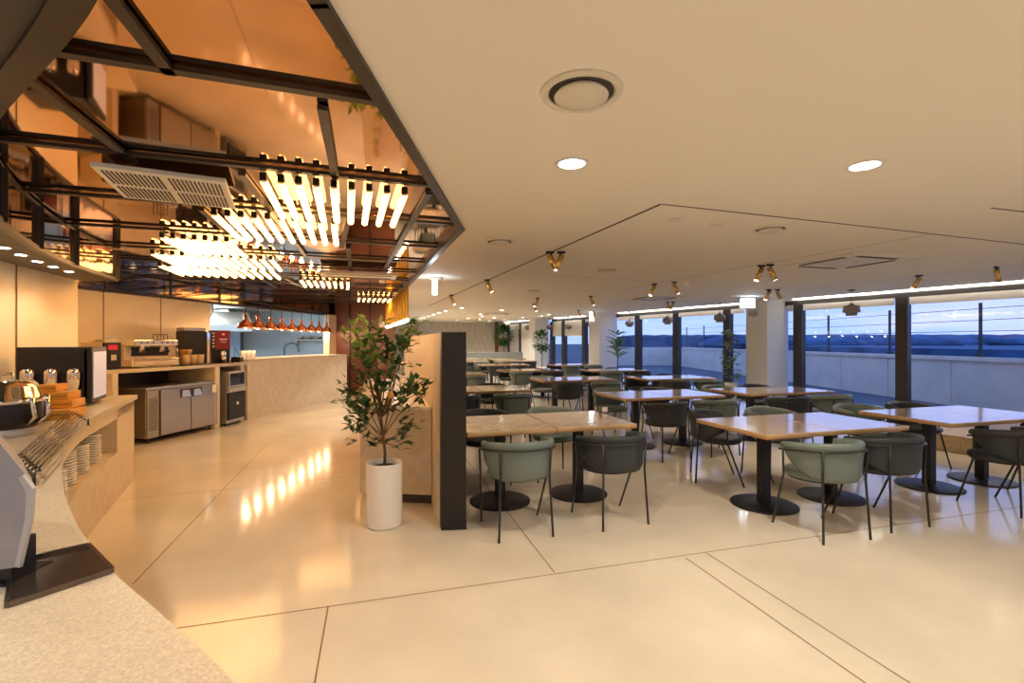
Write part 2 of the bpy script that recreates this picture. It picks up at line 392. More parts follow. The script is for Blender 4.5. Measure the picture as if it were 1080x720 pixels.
# kitchen behind the pass
b = MB(); b.prism([(-12, 9.2), (-11.8, 9.2), (-11.8, 17), (-12, 17)], 0, 2.7)
b.prism([(-12, 16), (-5.3, 16), (-5.3, 16.2), (-12, 16.2)], 0, 2.7); b.prism([(-12, 9.1), (-6.1, 9.1), (-6.1, 9.25), (-12, 9.25)], 0, 2.7)
struct(b.build('wall_kitchen', M['kitwall']))
b = MB(); b.prism([(-12, 9.2), (-6.0, 9.2), (-5.3, 13.4), (-5.0, 16.2), (-12, 16.2)], 2.70, 2.8); struct(b.build('ceiling_kitchen', M['white']))
for (x, y) in ((-8, 11), (-9.3, 14), (-10, 12.5), (-8.4, 12.6)):
    t = empty('kitchen_ceiling_light', (x, y, 2.70)); tag(t, 'cold white lamp on the kitchen ceiling, %s' % {-8: 'front one', -9.3: 'back one', -10: 'far left one', -8.4: 'middle one'}[x], 'light', 'kitchen ceiling lights')
    b = MB(); b.box((0, 0, -.02), (.9, .25, .04), bev=.01); b.build('diffuser', M['lampcool'], t)
    lamp('AREA', (0, 0, -.08), 60, (.68, .84, 1), .5, parent=t)
t = empty('kitchen_hood', (-9.0, 14.6, 1.9)); tag(t, 'steel extractor hood hanging in the kitchen', 'extractor hood')
b = MB(); b.loft([[(-1.4, -.6, -.1), (1.4, -.6, -.1), (1.4, .6, -.1), (-1.4, .6, -.1)], [(-1.4, -.6, .1), (1.4, -.6, .1), (1.4, .6, .1), (-1.4, .6, .1)], [(-1, -.1, .5), (1, -.1, .5), (1, .6, .5), (-1, .6, .5)]]); b.build('canopy', M['steel'], t)
b = MB(); b.box((0, .3, .65), (.6, .4, .3)); b.build('duct', M['steel'], t)
for i, (x, y, wx) in enumerate(((-7.4, 11.2, .7), (-7.2, 13.2, .7), (-9.2, 14.4, 1.6))):
    t = empty('kitchen_table', (x, y, 0)); tag(t, ['steel work table just behind the left of the kitchen pass', 'steel work table behind the middle of the kitchen pass', 'steel cooking table beneath the kitchen extractor hood'][i], 'table')
    b = MB(); b.box((0, 0, .88), (wx*2, .8, .04), bev=.008); b.build('tabletop', M['steel'], t)
    b = MB(); b.box((0, 0, .3), (wx*2-.1, .7, .03)); b.build('shelf', M['steel'], t)
    for sx in (-1, 1):
        for sy in (-1, 1): b = MB(); b.tube([(sx*(wx-.06), sy*.34, 0), (sx*(wx-.06), sy*.34, .87)], .02); b.build('leg', M['steel'], t)
rk = random.Random(5)
for i, (x, y, z, r, h, lab) in enumerate(((-7.6, 11.1, .9, .16, .24, 'steel stock pot on the left kitchen work table'), (-6.9, 11.3, .9, .12, .18, 'smaller steel pot beside the stock pot in the kitchen'),
        (-7.3, 13.1, .9, .17, .20, 'steel pot on the middle kitchen work table'), (-9.6, 14.4, .9, .2, .28, 'tall steel pot on the cooking table under the hood'))):
    t = empty('cooking_pot', (x, y, z)); tag(t, lab, 'pot'); b = MB(); b.lathe([(r*.95, 0), (r, .02), (r, h), (r*.94, h), (r*.94, .03)], n=20); b.build('body', M['steel'], t)
    b = MB(); b.tube([(r, 0, h*.8), (r+.05, 0, h*.82), (r+.05, .05, h*.82), (r, .05, h*.8)], .008); b.tube([(-r, 0, h*.8), (-r-.05, 0, h*.82), (-r-.05, .05, h*.82), (-r, .05, h*.8)], .008); b.build('handle', M['steel'], t)
t = empty('kitchen_shelf', (-11.6, 12.2, 1.5)); tag(t, 'dark equipment rack against the kitchen left wall', 'rack')
for z in (-1.2, -.5, 0, .45): b = MB(); b.box((0, 0, z), (.4, 2.2, .03)); b.build('shelf', M['kitdark'], t)
for sy in (-1.08, 0, 1.08):
    for sx in (-.18, .18): b = MB(); b.box((sx, sy, -.45), (.04, .04, 2.1)); b.build('upright', M['kitdark'], t)
t = empty('kitchen_unit', (-8.6, 10.2, 0)); tag(t, 'tall dark blue refrigerator standing in the kitchen behind the left end of the pass', 'refrigerator')
b = MB(); b.box((0, 0, 1.0), (.8, .7, 1.9), bev=.01); b.build('body', M['kitdark'], t)
for s_ in (-1, 1): b = MB(); b.box((s_*.2, .36, 1.05), (.37, .03, 1.6), bev=.005); b.build('door', M['steel'], t)

# right jamb and brown panelled wall at the end of the bar
b = MB(); b.prism([(-5.2, 13.2), (-5.02, 13.15), (-4.95, 13.5), (-5.25, 13.5)], 0, 2.24); struct(b.build('trim_5', M['panel']))
b = MB(); b.prism([(-5.0, 13.5), (-3.25, 13.3), (-3.6, 14.5), (-5.2, 14.6)], 0, 2.7); wbr = struct(b.build('wall_brown', M['brown']))
b = MB()
for x in (-4.55, -3.97): b.box((x, 13.43+(x+4.55)*-.115, 1.27), (.03, .03, 2.54), rz=-.11)
b.build('trim_bar', M['frame'], wbr)
b = MB(); b.box((-3.62, 13.33, 1.98), (.16, .03, .16), bev=.005, rz=-.11); b.build('wall_plate', M['paper'], wbr)

# ------------------------------------------------------------------ mirror canopy
cv = [(-.60, .45), (-.8, 1.0), (-1.30, 1.47), (-2.31, 2.16), (-2.80, 2.56), (-3.21, 3.07), (-3.65, 3.70), (-4.10, 4.50), (-4.55, 5.52)]
bd = [(-.575, .45)] + edge[1:]
poly = [(-.6, .2)] + edge[1:] + [(-6.2, 14.3), (-6.8, 5.5), (-3.9, .2)]
sd = Vector((-math.sin(math.radians(18.9)), math.cos(math.radians(18.9)))); td = Vector((sd.y, -sd.x))
def clip(pg, n, d):        # keep n.p <= d
    out = []
    for i in range(len(pg)):
        a = Vector(pg[i]); c = Vector(pg[(i+1) % len(pg)]); da = n.dot(a)-d; dc = n.dot(c)-d
        if da <= 0: out.append(tuple(a))
        if da*dc < 0: out.append(tuple(a+(c-a)*(da/(da-dc))))
    return out
# left boundary: the mirror stops on the curve over the counter (convex pieces in strips)
canopy = empty('mirror_ceiling', (-3, 6, MIR)); tag(canopy, 'large copper mirror ceiling in a black frame over the bar', 'mirror ceiling')
ko = -Vector((-3, 6, MIR))
bars = [2.16, 3.2, 4.2, 5.27, 6.32, 7.3, 8.3, 9.3, 10.3, 11.3, 12.4, 13.5]
lim = [-9] + bars + [30]
rt = random.Random(11)
for i in range(len(lim)-1):
    pg = clip(clip(poly, sd, lim[i+1]), -sd, -lim[i])
    if len(pg) < 3: continue
    cx = sum(p[0] for p in pg)/len(pg); cy = sum(p[1] for p in pg)/len(pg)
    tlt = rt.uniform(-.006, .006)
    b = MB(); up = [(x, y, MIR+.012+((x-cx)*sd.x+(y-cy)*sd.y)*tlt) for x, y in pg]
    vs = b._new(up); b.bm.faces.new(vs); v2 = b._new([(x, y, z+.02) for x, y, z in up]); b.bm.faces.new(v2[::-1])
    for j in range(len(vs)): b.bm.faces.new((vs[j], vs[(j+1) % len(vs)], v2[(j+1) % len(vs)], v2[j]))
    b.build('mirror_panel', M['copper'], canopy).location = ko
for s_ in bars:
    pg = clip(clip(poly, sd, s_+.022), -sd, -(s_-.022))
    if len(pg) < 3: continue
    b = MB(); b.prism(pg, MIR-.018, MIR+.003); b.build('frame_bar', M['frame'], canopy).location = ko
def diag(p0, p1, z=MIR-.018, wd=.045):
    a = Vector(P(*p0, z)); c = Vector(P(*p1, z)); d = (c-a).normalized(); n = Vector((-d.y, d.x))*wd/2
    b = MB(); b.prism([tuple(a-n), tuple(c-n), tuple(c+n), tuple(a+n)], z, MIR+.003); b.build('cross_bar', M['frame'], canopy).location = ko
for p0, p1 in (((110, -8), (180, 80)), ((25, 82), (141, 172)), ((340, 116), (354, 190)), ((255, 185), (322, 270)), ((452, 205), (405, 285)),
               ((175, 246), (214, 263)), ((212, 222), (240, 246)), ((222, 290), (236, 300)), ((268, 290), (292, 304)), ((300, 294), (322, 304)), ((367, 262), (372, 300)), ((372, 215), (360, 262))): diag(p0, p1)
b = MB()
for a, c in zip(bd[:-1], bd[1:]):
    a = Vector(a); c = Vector(c); d = (c-a).normalized(); n = Vector((-d.y, d.x))*.055; b.prism([tuple(a), tuple(c+d*.02), tuple(c+n+d*.02), tuple(a+n)], FB, MIR+.05)
b.build('edge_frame', M['frame'], canopy).location = ko

def fine(cvp, m=6):
    out = []
    n = len(cvp)
    for i in range(n-1):
        p0 = Vector(cvp[max(i-1, 0)]); p1 = Vector(cvp[i]); p2 = Vector(cvp[i+1]); p3 = Vector(cvp[min(i+2, n-1)])
        for j in range(m):
            t = j/m; out.append(tuple(.5*((2*p1)+(-p0+p2)*t+(2*p0-5*p1+4*p2-p3)*t*t+(-p0+3*p1-3*p2+p3)*t**3)))
    out.append(tuple(cvp[-1])); return out
# curved hood over the serving counter and the dark soffit towards the camera
b = MB(); cvn = cv[:5]
cvs = fine(cvn)
b.prism(cvs+[(-3.62, 2.5), (-3.5, 1.8), (-3.1, .3), (-2.8, -.2), (-.5, -.2)], MIR-.035, MIR-.001); sof = struct(b.build('ceiling_soffit', M['dark']))
b = MB()
for i in range(len(cvs)-1):
    a = Vector(cvs[i]); c = Vector(cvs[i+1]); d = (c-a).normalized(); n = Vector((-d.y, d.x)); b.prism([tuple(a-n*.0), tuple(c-n*.0), tuple(c+n*.09), tuple(a+n*.09)], MIR-.05, MIR-.02)
b.build('edge_rail', M['frame'], sof)
hood = empty('curved_hood', (-4, 4, 2.2)); tag(hood, 'curved dark hood with mirrored side hanging over the serving counter', 'hood')
ko = -Vector((-4, 4, 2.2))
hc = cv[4:]
hp = hc+[(-5.02, 5.6), (-4.5, 4.3), (-4.12, 3.38), (-3.86, 2.7)]
b = MB(); b.prism(hp, 2.2, 2.225); b.build('underside', M['dark'], hood).location = ko
def ribbon(cvp, o0, o1, z0, z1):
    b = MB(); vin = []; vout = []
    for i, p in enumerate(cvp):
        p = Vector(p); a = Vector(cvp[max(i-1, 0)]); c = Vector(cvp[min(i+1, len(cvp)-1)]); d = (c-a).normalized(); n = Vector((-d.y, d.x))
        vin.append(p+n*o0); vout.append(p+n*o1)
    b.loft([[(v.x, v.y, z0), (u.x, u.y, z0), (u.x, u.y, z1), (v.x, v.y, z1)] for v, u in zip(vin, vout)]); return b
hf = fine(hc)
ribbon(hf, 0, .03, 2.225, MIR-.002).build('mirror_side', M['darkmirror'], hood).location = ko
ribbon(hf, -.012, .03, 2.195, 2.23).build('bottom_rim', M['frame'], hood).location = ko
ribbon(hf, -.012, .03, MIR-.02, MIR).build('top_rim', M['frame'], hood).location = ko
for px in (3, 41, 79, 123):
    best = min(hf, key=lambda p: abs(540+p[0]/p[1]*F-px)); b = MB(); b.box((best[0]+.01, best[1]-.01, 2.38), (.05, .05, .33), rz=.8); b.build('post', M['frame'], hood).location = ko
for px, py in ((4, 261.5), (22, 269), (39.5, 276), (56, 281.5), (73, 286.5)):
    x, y = P(px, py, 2.195); t = empty('hood_downlight', (x, y, 2.2))
    i = int(px); tag(t, 'small recessed lamp under the curved hood, %s from the left' % ORD[[4, 22, 39.5, 56, 73].index(px)], 'light', 'lamps under the curved hood')
    b = MB(); b.lathe([(.05, -.004), (.05, 0), (.035, 0), (.035, -.004)], n=16); b.build('ring', M['gold'], t)
    b = MB(); b.lathe([(.034, -.006), (.034, -.002)], n=16); b.build('lens', M['lampon'], t)
    lamp('SPOT', (0, 0, -.03), HOOD_W, (1, .80, .54), .03, parent=t, spot=2.2)

# ------------------------------------------------------------------ filament tube lamps in the canopy
def make_tube(L):
    root = empty('tube_lamp', (0, 0, 0))
    b = MB(); b.tube([(0, .05, 0), (0, L-.03, 0), (0, L-.01, 0), (0, L, 0)], .024, 10, rs=[.024, .024, .016, .004]); b.build('glass_tube', M['tube'], root)
    b = MB(); b.box((0, .03, .022), (.04, .045, .05), bev=.006); b.build('socket', M['black'], root)
    return root
tp = make_tube(.95); first = True
clusters = []
def tubes_row(s0, x0, x1, n, grp, lab, z=MIR-.066):
    global first
    for i in range(n):
        px = x0+(x1-x0)*i/max(1, n-1)
        # point on the line s=s0 seen at column px
        u = (px-540)/F; Y = (s0+.04)/(sd.x*u+sd.y); o = tp if first else copy_tree(tp); first = False
        o.location = (u*Y, Y, z); o.rotation_euler.z = math.radians(18.9); tag(o, 'glowing amber tube lamp, %s from the left in %s' % (ORD[i], lab), 'tube light', grp)
tubes_row(3.2, 277, 427, 9, 'front row of tube lamps', 'the nearest row')
tubes_row(4.2, 225, 352, 10, 'second row of tube lamps', 'the second nearest row')
tubes_row(6.32, 160, 285, 13, 'fourth row of tube lamps', 'the dense fourth row')
tubes_row(7.3, 168, 285, 12, 'fifth row of tube lamps', 'the fifth row')
tubes_row(5.29, 170, 238, 7, 'third row of tube lamps', 'the third row at the left')
tubes_row(8.3, 317, 367, 8, 'row of tube lamps left of the plant', 'the row behind the copper lamps')
tubes_row(11.3, 379, 418, 8, 'row of tube lamps above the brown wall', 'the row by the brown wall')

# ceiling cassettes in the canopy
def louver(corners, z, label):
    c = [Vector(P(x, y, z)) for x, y in corners]; o = (c[0]+c[2])/2; t = empty('air_vent', (o.x, o.y, z+.02)); tag(t, label, 'air vent')
    ux = ((c[1]-c[0])+(c[2]-c[3]))/2; uy = ((c[3]-c[0])+(c[2]-c[1]))/2; a = math.atan2(ux.y, ux.x); t.rotation_euler.z = a; W = ux.length; D = uy.length
    b = MB(); b.box((0, 0, 0), (W, D, .03), bev=.006); b.build('panel', M['paper'], t)
    for gx in (-1, 1):
        for gy in (-1, 1):
            b = MB(); n = 13
            for i in range(n): b.box((gx*W*.24-W*.20+i*W*.40/(n-1), gy*D*.235, -.017), (W*.013, D*.38, .006))
            b.build('grille', M['slot'], t)
    return t
louver([(85, 175), (222, 188), (254, 222), (128, 206)], 2.46, 'cream square vent with four grilles under the mirror ceiling')
def slotvent(corners, z, label):
    t = louver(corners, z, label); return t
t = empty('linear_vent', (*P(379, 290, 2.47), 2.47)); t.rotation_euler.z = math.radians(17); tag(t, 'long narrow cream vent under the far half of the mirror ceiling', 'air vent')
b = MB(); b.box((0, 0, 0), (1.05, .45, .04), bev=.008); b.build('panel', M['paper'], t)
b = MB(); b.box((0, -.14, -.02), (.9, .025, .01)); b.box((0, .14, -.02), (.9, .025, .01)); b.build('slot', M['slot'], t)

# ------------------------------------------------------------------ downlights and round diffusers on the ceiling
def make_down():
    t = empty('downlight', (0, 0, 0))
    b = MB(); b.lathe([(.095, 0), (.092, -.006), (.076, -.008), (.072, 0)], n=28); b.build('ring', M['white'], t)
    b = MB(); b.lathe([(.071, -.006), (.071, -.002)], n=28); b.build('lens', M['lampon'], t)
    return t
d0 = make_down(); used = False
def down(x, y, label, group, power=DOWN_W, sc=1, col=(1, .87, .69)):
    global used
    o = copy_tree(d0) if used else d0; used = True
    o.location = (x, y, CEIL); o.scale = (sc, sc, 1); tag(o, label, 'ceiling light', group)
    if power: lamp('SPOT', (0, 0, -.03), power*3, col, .07, parent=o, spot=math.radians(150), blend=.8)
x, y = P(603, 172, CEIL); down(x, y, 'round recessed downlight just below the large round air diffuser', None)
x, y = P(912, 174, CEIL); down(x, y, 'round recessed downlight at the right of the ceiling', None)
far_row = [(487, 324.5), (470, 327.7), (463, 329.6), (457, 331.7), (452, 333.3), (447, 334.7), (443.5, 335.7)]
for i, (px, py) in enumerate(far_row):
    x, y = P(px, py, CEIL); down(x, y, 'small recessed downlight, %s from the front in the straight row above the partition' % ORD[i], 'straight far row of downlights', DOWN_W*.8 if i % 2 == 0 else 0, .9)
far_sc = [(529, 327), (507, 331), (508.5, 333.3), (493.5, 335.7), (481.5, 337.2), (506, 337), (516, 338.3), (521, 335), (532, 337), (551.5, 334.5), (571, 333.2), (579, 331.5)]
for i, (px, py) in enumerate(sorted(far_sc)):
    x, y = P(px, py, CEIL); down(x, y, 'small recessed downlight, %s from the left in the loose far cluster' % ORD[i], 'loose far cluster of downlights', DOWN_W if i % 2 == 0 else 0, .9)
for (x, y, nm_) in ((2.4, -1.2, 'right of the photographer'), (5.2, 1.4, 'near the right edge'), (.4, -2.2, 'behind the photographer'), (7.8, .6, 'farthest right')):  # unseen downlights outside the view, added to light the near room
    down(x, y, 'added unseen downlight in the near ceiling, the one %s' % nm_, 'added unseen near downlights', DOWN_W*1.2)

def diffuser(px, py, r, label):
    x, y = P(px, py, CEIL); t = empty('air_diffuser', (x, y, CEIL)); tag(t, label, 'air diffuser')
    b = MB(); b.lathe([(r, 0), (r*.98, -.008), (r*.84, -.014), (r*.78, -.004), (r*.80, 0)], n=36); b.build('rim', M['baffle'], t)
    b = MB(); b.lathe([(r*.80, -.001), (r*.80, -.0035), (r*.3, -.0035)], n=36); b.build('recess', M['slot'], t)
    b = MB(); b.lathe([(r*.60, -.004), (r*.66, -.018), (r*.64, -.026), (r*.3, -.03), (.001, -.031)], n=36); b.build('disc', M['baffle'], t)
diffuser(613, 97, .165, 'large round air diffuser nearest on the ceiling')
diffuser(812.5, 241, .15, 'round air diffuser on the ceiling left of the square air conditioner')
diffuser(527, 254, .15, 'round air diffuser on the ceiling right of the mirror ceiling corner')
diffuser(640, 284.5, .15, 'round air diffuser above the middle of the table rows')
diffuser(563, 306, .16, 'round air diffuser far back over the tables')
for (px, py, lab) in ((712, 231, 'flat round sensor disc on the ceiling, left of the pair'), (757, 235.5, 'flat round sensor disc on the ceiling, right of the pair'), (616, 297, 'small flat disc on the ceiling farther back')):
    x, y = P(px, py, CEIL); b = MB(); b.lathe([(.06, 0), (.06, -.008), (.05, -.012), (.001, -.012)], n=20); o = b.build('ceiling_sensor', M['baffle'], loc=(x, y, CEIL)); tag(o, lab, 'sensor')
def cassette(px, py, s_, rz, label):
    x, y = P(px, py, CEIL); t = empty('air_conditioner', (x, y, CEIL), rz); tag(t, label, 'air conditioner')
    b = MB(); b.box((0, 0, -.012), (s_, s_, .024), bev=.006); b.build('panel', M['ceil'], t)
    b = MB(); b.box((0, 0, -.028), (s_*.55, s_*.55, .01), bev=.004); b.build('intake_grille', M['baffle'], t)
    for k in range(4):
        a = k*PI/2; b = MB(); b.box((math.cos(a)*s_*.385, math.sin(a)*s_*.385, -.026), (.06, s_*.6, .006), rz=a); b.build('outlet', M['slot'], t)
cassette(892, 275, 1.0, TA, 'square ceiling air conditioner in front of the right windows')
cassette(690, 313.5, .95, TA, 'square ceiling air conditioner above the middle windows')
cassette(524, 330.5, .95, TA, 'square ceiling air conditioner far back over the tables')

# ------------------------------------------------------------------ gold spotlights
def make_spot():
    t = empty('spotlight', (0, 0, 0))
    b = MB(); b.box((0, 0, -.012), (.09, .035, .024), bev=.004); b.build('mount', M['black'], t)
    b = MB(); b.tube([(0, 0, -.02), (0, 0, -.06)], .008, 8); b.build('stem', M['black'], t)
    b = MB(); b.tube([(-.01, 0, -.04), (.07, 0, -.20)], .032, 14); b.build('barrel', M['gold'], t)
    b = MB(); b.tube([(.07, 0, -.2005), (.0705, 0, -.2015)], .026, 14); b.build('lens', M['spotlens'], t)
    return t
sp0 = make_spot(); su = False
spots = [(580, 265, 0, 1), (592, 265, PI, 1), (514, 294.5, .2, 1), (476, 311, .1, 1), (567, 314, PI, 1), (563, 320, 0, 1), (610, 327, 0, 1), (690, 299, PI, .9), (711, 297, 0, .9), (704, 318, 0, .9), (710, 318, PI, .9), (623, 312, 0, 1),
         (803, 279.5, PI, 1), (812, 278.5, 0, 1), (811, 305, PI, 1), (820, 305, 0, 1), (969, 290, 2.6, 1), (1051, 281, .5, 1), (626, 328, 1, 1)]
spl = ['left spotlight of the nearest gold pair on the ceiling', 'right spotlight of the nearest gold pair on the ceiling', 'single gold spotlight on the ceiling track, second nearest along it', 'gold spotlight at the far left end of the ceiling track',
       'upper gold spotlight of the stacked looking pair in mid ceiling', 'lower gold spotlight of the stacked looking pair in mid ceiling', 'gold spotlight in front of the second pillar, left one', 'left gold spotlight of the pair above the middle windows',
       'right gold spotlight of the pair above the middle windows', 'left gold spotlight of the small pair close to the middle windows', 'right gold spotlight of the small pair close to the middle windows', 'gold spotlight above the bright sign near the second pillar',
       'left gold spotlight before the nearest pillar, beside the glaring one', 'glaring gold spotlight before the nearest pillar', 'left gold spotlight right at the nearest pillar top', 'right gold spotlight right at the nearest pillar top',
       'gold spotlight on the ceiling near the centre of the right window', 'rightmost gold spotlight on the ceiling', 'gold spotlight at the second pillar, right one']
for i, (px, py, rz, sc) in enumerate(spots):
    x, y = P(px, py, CEIL); o = copy_tree(sp0) if su else sp0; su = True
    o.location = (x, y, CEIL); o.rotation_euler.z = rz; tag(o, spl[i], 'spotlight', 'gold ceiling spotlights')
    if i in (0, 2, 4, 7, 12, 13, 15, 16, 17): lamp('SPOT', (.075, 0, -.21), 22, (1, .82, .58), .03, rot=(0, -math.radians(-27), 0), parent=o, spot=1.5)

# pendants along the windows
def make_pendant():
    t = empty('pendant_lamp', (0, 0, 0))
    b = MB(); b.lathe([(.05, 0), (.05, -.012), (.001, -.02)], n=16); b.tube([(0, 0, -.015), (0, 0, -.20)], .004, 6); b.build('cord', M['black'], t)
    b = MB(); b.lathe([(.02, -.19), (.035, -.22), (.10, -.23), (.115, -.32), (.105, -.325), (.075, -.33), (.07, -.37), (.001, -.372)], n=22); b.build('shade', M['clay'], t)
    return t
pe0 = make_pendant(); pu = False
pend = [(898, 305.5), (759, 319.5), (704, 324), (664, 329), (624, 331.5), (599, 334), (579.5, 335.5), (556.5, 336.5), (545, 337.5)]
pl = ['grey two-tiered pendant lamp before the right window', 'grey two-tiered pendant lamp before the window left of the nearest pillar', 'gold toned pendant lamp under the small spotlight pair', 'pendant lamp right of the second pillar',
      'pendant lamp left of the second pillar beside the bright sign', 'pendant lamp before the window with a half drawn blind', 'pendant lamp just right of the third pillar', 'pendant lamp just left of the third pillar', 'farthest pendant lamp beside the ficus']
for i, (px, py) in enumerate(pend):
    x, y = P(px, py, CEIL); o = copy_tree(pe0) if pu else pe0; pu = True; o.location = (x, y, CEIL); s_ = 1.3; o.scale = (s_, s_, 1.35); tag(o, pl[i], 'pendant lamp', 'pendant lamps along the windows')

# emergency lights / signs
x, y = P(460.5, 292.5, CEIL); t = empty('emergency_light', (x, y, CEIL)); tag(t, 'glowing white hanging emergency light near the mirror ceiling corner', 'emergency light')
b = MB(); b.box((0, 0, -.02), (.18, .10, .04), bev=.006); b.build('mount', M['steel'], t)
b = MB(); b.box((-.03, 0, -.15), (.07, .03, .24), bev=.004); b.build('glow_panel', M['lampcool'], t)
lamp('POINT', (-.03, -.05, -.16), 3, (.8, .92, 1), .05, parent=t)
def exitbox(px, py, z, Y, wd, ht, label):
    x = (px-540)/F*Y; t = empty('lit_sign', (x, Y, z)); tag(t, label, 'lit sign')
    b = MB(); b.box((0, 0, 0), (wd, .06, ht), bev=.006); b.build('housing', M['white'], t)
    b = MB(); b.box((0, -.032, 0), (wd*.94, .004, ht*.9)); b.build('light_panel', M['lampcool'], t)
    b = MB()
    for sx in (-.3, .3): b.tube([(sx*wd, 0, ht/2), (sx*wd, 0, CEIL-z)], .006, 6)
    b.build('hanger', M['steel'], t)
exitbox(788, 321, 2.36, 10.8, .34, .22, 'blank glowing white sign box at the top of the nearest pillar')
exitbox(624, 334, 2.36, 16.4, .17, .36, 'blank glowing white sign box hanging before the second pillar')
b = MB(); b.box((0, 0, 0), (.18, .10, .12), bev=.01); o = b.build('alarm_box', M['greyl'], loc=tuple(onwall(809, 10.47)+WD*.33-WN*.048)+(2.17,)); o.rotation_euler.z = WA-PI/2; tag(o, 'small grey alarm box below the glowing sign on the nearest pillar', 'alarm box')
b2 = MB(); b2.lathe([(.02, 0), (.03, -.03), (.001, -.05)], n=12); b2.build('lens', M['gold'], o, loc=(.06, -.05, -.05))

# ------------------------------------------------------------------ tables
def make_table():
    t = empty('dining_table', (0, 0, 0))
    b = MB(); b.box((0, 0, .727), (.79, .88, .026), bev=.006); b.build('tabletop', [M['wood']], t)
    b = MB(); b.box((0, 0, .7075), (.786, .876, .013)); b.build('edge_band', M['woodedge'], t)
    b = MB(); b.box((0, 0, .36), (.085, .085, .68), bev=.006); b.build('column', M['black'], t)
    b = MB(); b.box((0, 0, .695), (.45, .45, .012)); b.build('top_plate', M['black'], t)
    b = MB(); b.lathe([(.285, 0), (.285, .010), (.275, .014), (.001, .014)], n=40); b.build('base', M['black'], t)
    return t
tb0 = make_table(); tu = False
sets = [  # centre, where
    ((.27, 4.62), 'nearest table by the black ended partition'),
    ((2.70, 4.52), 'nearest table in the middle'),
    ((4.70, 5.07), 'nearest table at the right'),
    ((2.15, 7.00), 'second table back in the middle'),
    ((4.08, 7.55), 'table in front of the nearest pillar'),
    ((-.57, 7.75), 'second table behind the partition'),
    ((1.25, 9.85), 'third table back in the middle'),
    ((3.40, 10.25), 'table left of the nearest pillar'),
    ((-1.46, 11.4), 'third table behind the partition'),
    ((.45, 12.9), 'fourth table back in the middle'),
    ((2.75, 13.0), 'fourth table back by the windows'),
    ((-.30, 16.0), 'fifth table back, left of two'),
    ((2.05, 16.0), 'fifth table back by the windows'),
    ((-2.3, 15.0), 'far table beside the partition row'),
    ((-1.75, 18.9), 'sixth table back, left of two'),
    ((.1, 19.2), 'sixth table back by the windows'),
    ((-2.0, 21.3), 'last table before grey bench, left one'),
    ((-.25, 21.4), 'last table before grey bench, right one')]
for c, where in sets:
    c = Vector(c)
    for sx, sn in ((-1, 'left'), (1, 'right')):
        o = copy_tree(tb0) if tu else tb0; tu = True; p = c+E1*sx*.398; o.location = (p.x, p.y, 0); o.rotation_euler.z = TA
        tag(o, 'wooden pedestal table, %s half of the %s' % (sn, where), 'table', 'wooden pedestal dining tables')

# ------------------------------------------------------------------ chairs
def make_chair(leather, nm):
    t = empty('dining_chair', (0, 0, 0))
    # seat
    b = MB(); n = 28; prof = [(.90, .425), (1.0, .435), (1.02, .455), (.98, .475), (.80, .485), (.3, .487), (.001, .487)]
    def sr(a): return .235
    secs = []
    for r, z in prof: secs.append([(math.cos(2*PI*j/n)*.235*r, math.sin(2*PI*j/n)*.225*r+.02, z) for j in range(n)])
    b.loft(secs, smooth=True); b.build('seat', leather, t)
    # wrap-around backrest, angle measured from the back (-y)
    secs = []; m = 26; A = math.radians(112)
    for i in range(m+1):
        a = -A+2*A*i/m; q = abs(a)/A
        top = .745-.045*q**2; bot = .455+.17*max(0, (q-.35)/.65)**1.3
        ro = .275+.012*math.cos(a); e = 1-max(0, (q-.9)/.1)*.0
        dx, dy = math.sin(a), -math.cos(a)
        def pt(r, z): return (dx*r*1.0, dy*r*.97+.0, z)
        rb = ro-.035
        th = .034
        secs.append([pt(rb, bot), pt(rb+th*.6, bot-.012), pt(rb+th, bot+.02), pt(ro+.006, (top+bot)/2), pt(ro+.018, top-.045), pt(ro+.020, top-.02), pt(ro+.004, top), pt(ro-.022, top-.008), pt(ro-.032, top-.04), pt(rb-.004, (top+bot)/2)])
    b = MB(); b.loft(secs, smooth=True); b.build('backrest', leather, t)
    # metal rim under the roll
    pts = []
    for i in range(m+1):
        a = -A+2*A*i/m; q = abs(a)/A; top = .745-.045*q**2; r = .275+.012*math.cos(a)+.027
        pts.append((math.sin(a)*r, -math.cos(a)*r*.97, top-.062))
    b = MB(); b.tube(pts, .008, 6); b.build('rim', M['rodm'], t)
    b = MB(); pr = []
    for i in range(25):
        a = 2*PI*i/24; pr.append((math.cos(a)*.215, math.sin(a)*.205+.02, .424))
    b.tube(pr, .008, 6); b.build('seat_ring', M['rodm'], t)
    for a, fx, fy in ((-.70, -.215, -.25), (.70, .215, -.25), (-1.72, -.245, .215), (1.72, .245, .215)):
        q = abs(a)/A; top = .745-.045*q**2-.062; r = .305+.010*math.cos(a)
        x0, y0_ = math.sin(a)*r, -math.cos(a)*r*.97
        b = MB(); b.tube([(x0, y0_, top), (x0*.93+fx*.04, y0_*.93+fy*.04, .45), (fx, fy, 0)], .009, 7); b.build('leg', M['rodm'], t)
    return t
protos = {'sage': make_chair(M['sage'], 'sage'), 'coal': make_chair(M['coal'], 'coal')}; cu = {'sage': 0, 'coal': 0}
names = {'sage': 'sage green', 'coal': 'charcoal'}
def chair(p, ang, col, label):
    o = copy_tree(protos[col]) if cu[col] else protos[col]; cu[col] = 1
    o.location = (p[0], p[1], 0); o.rotation_euler.z = ang
    tag(o, label, 'chair', names[col]+' dining chairs')
rc = random.Random(4)
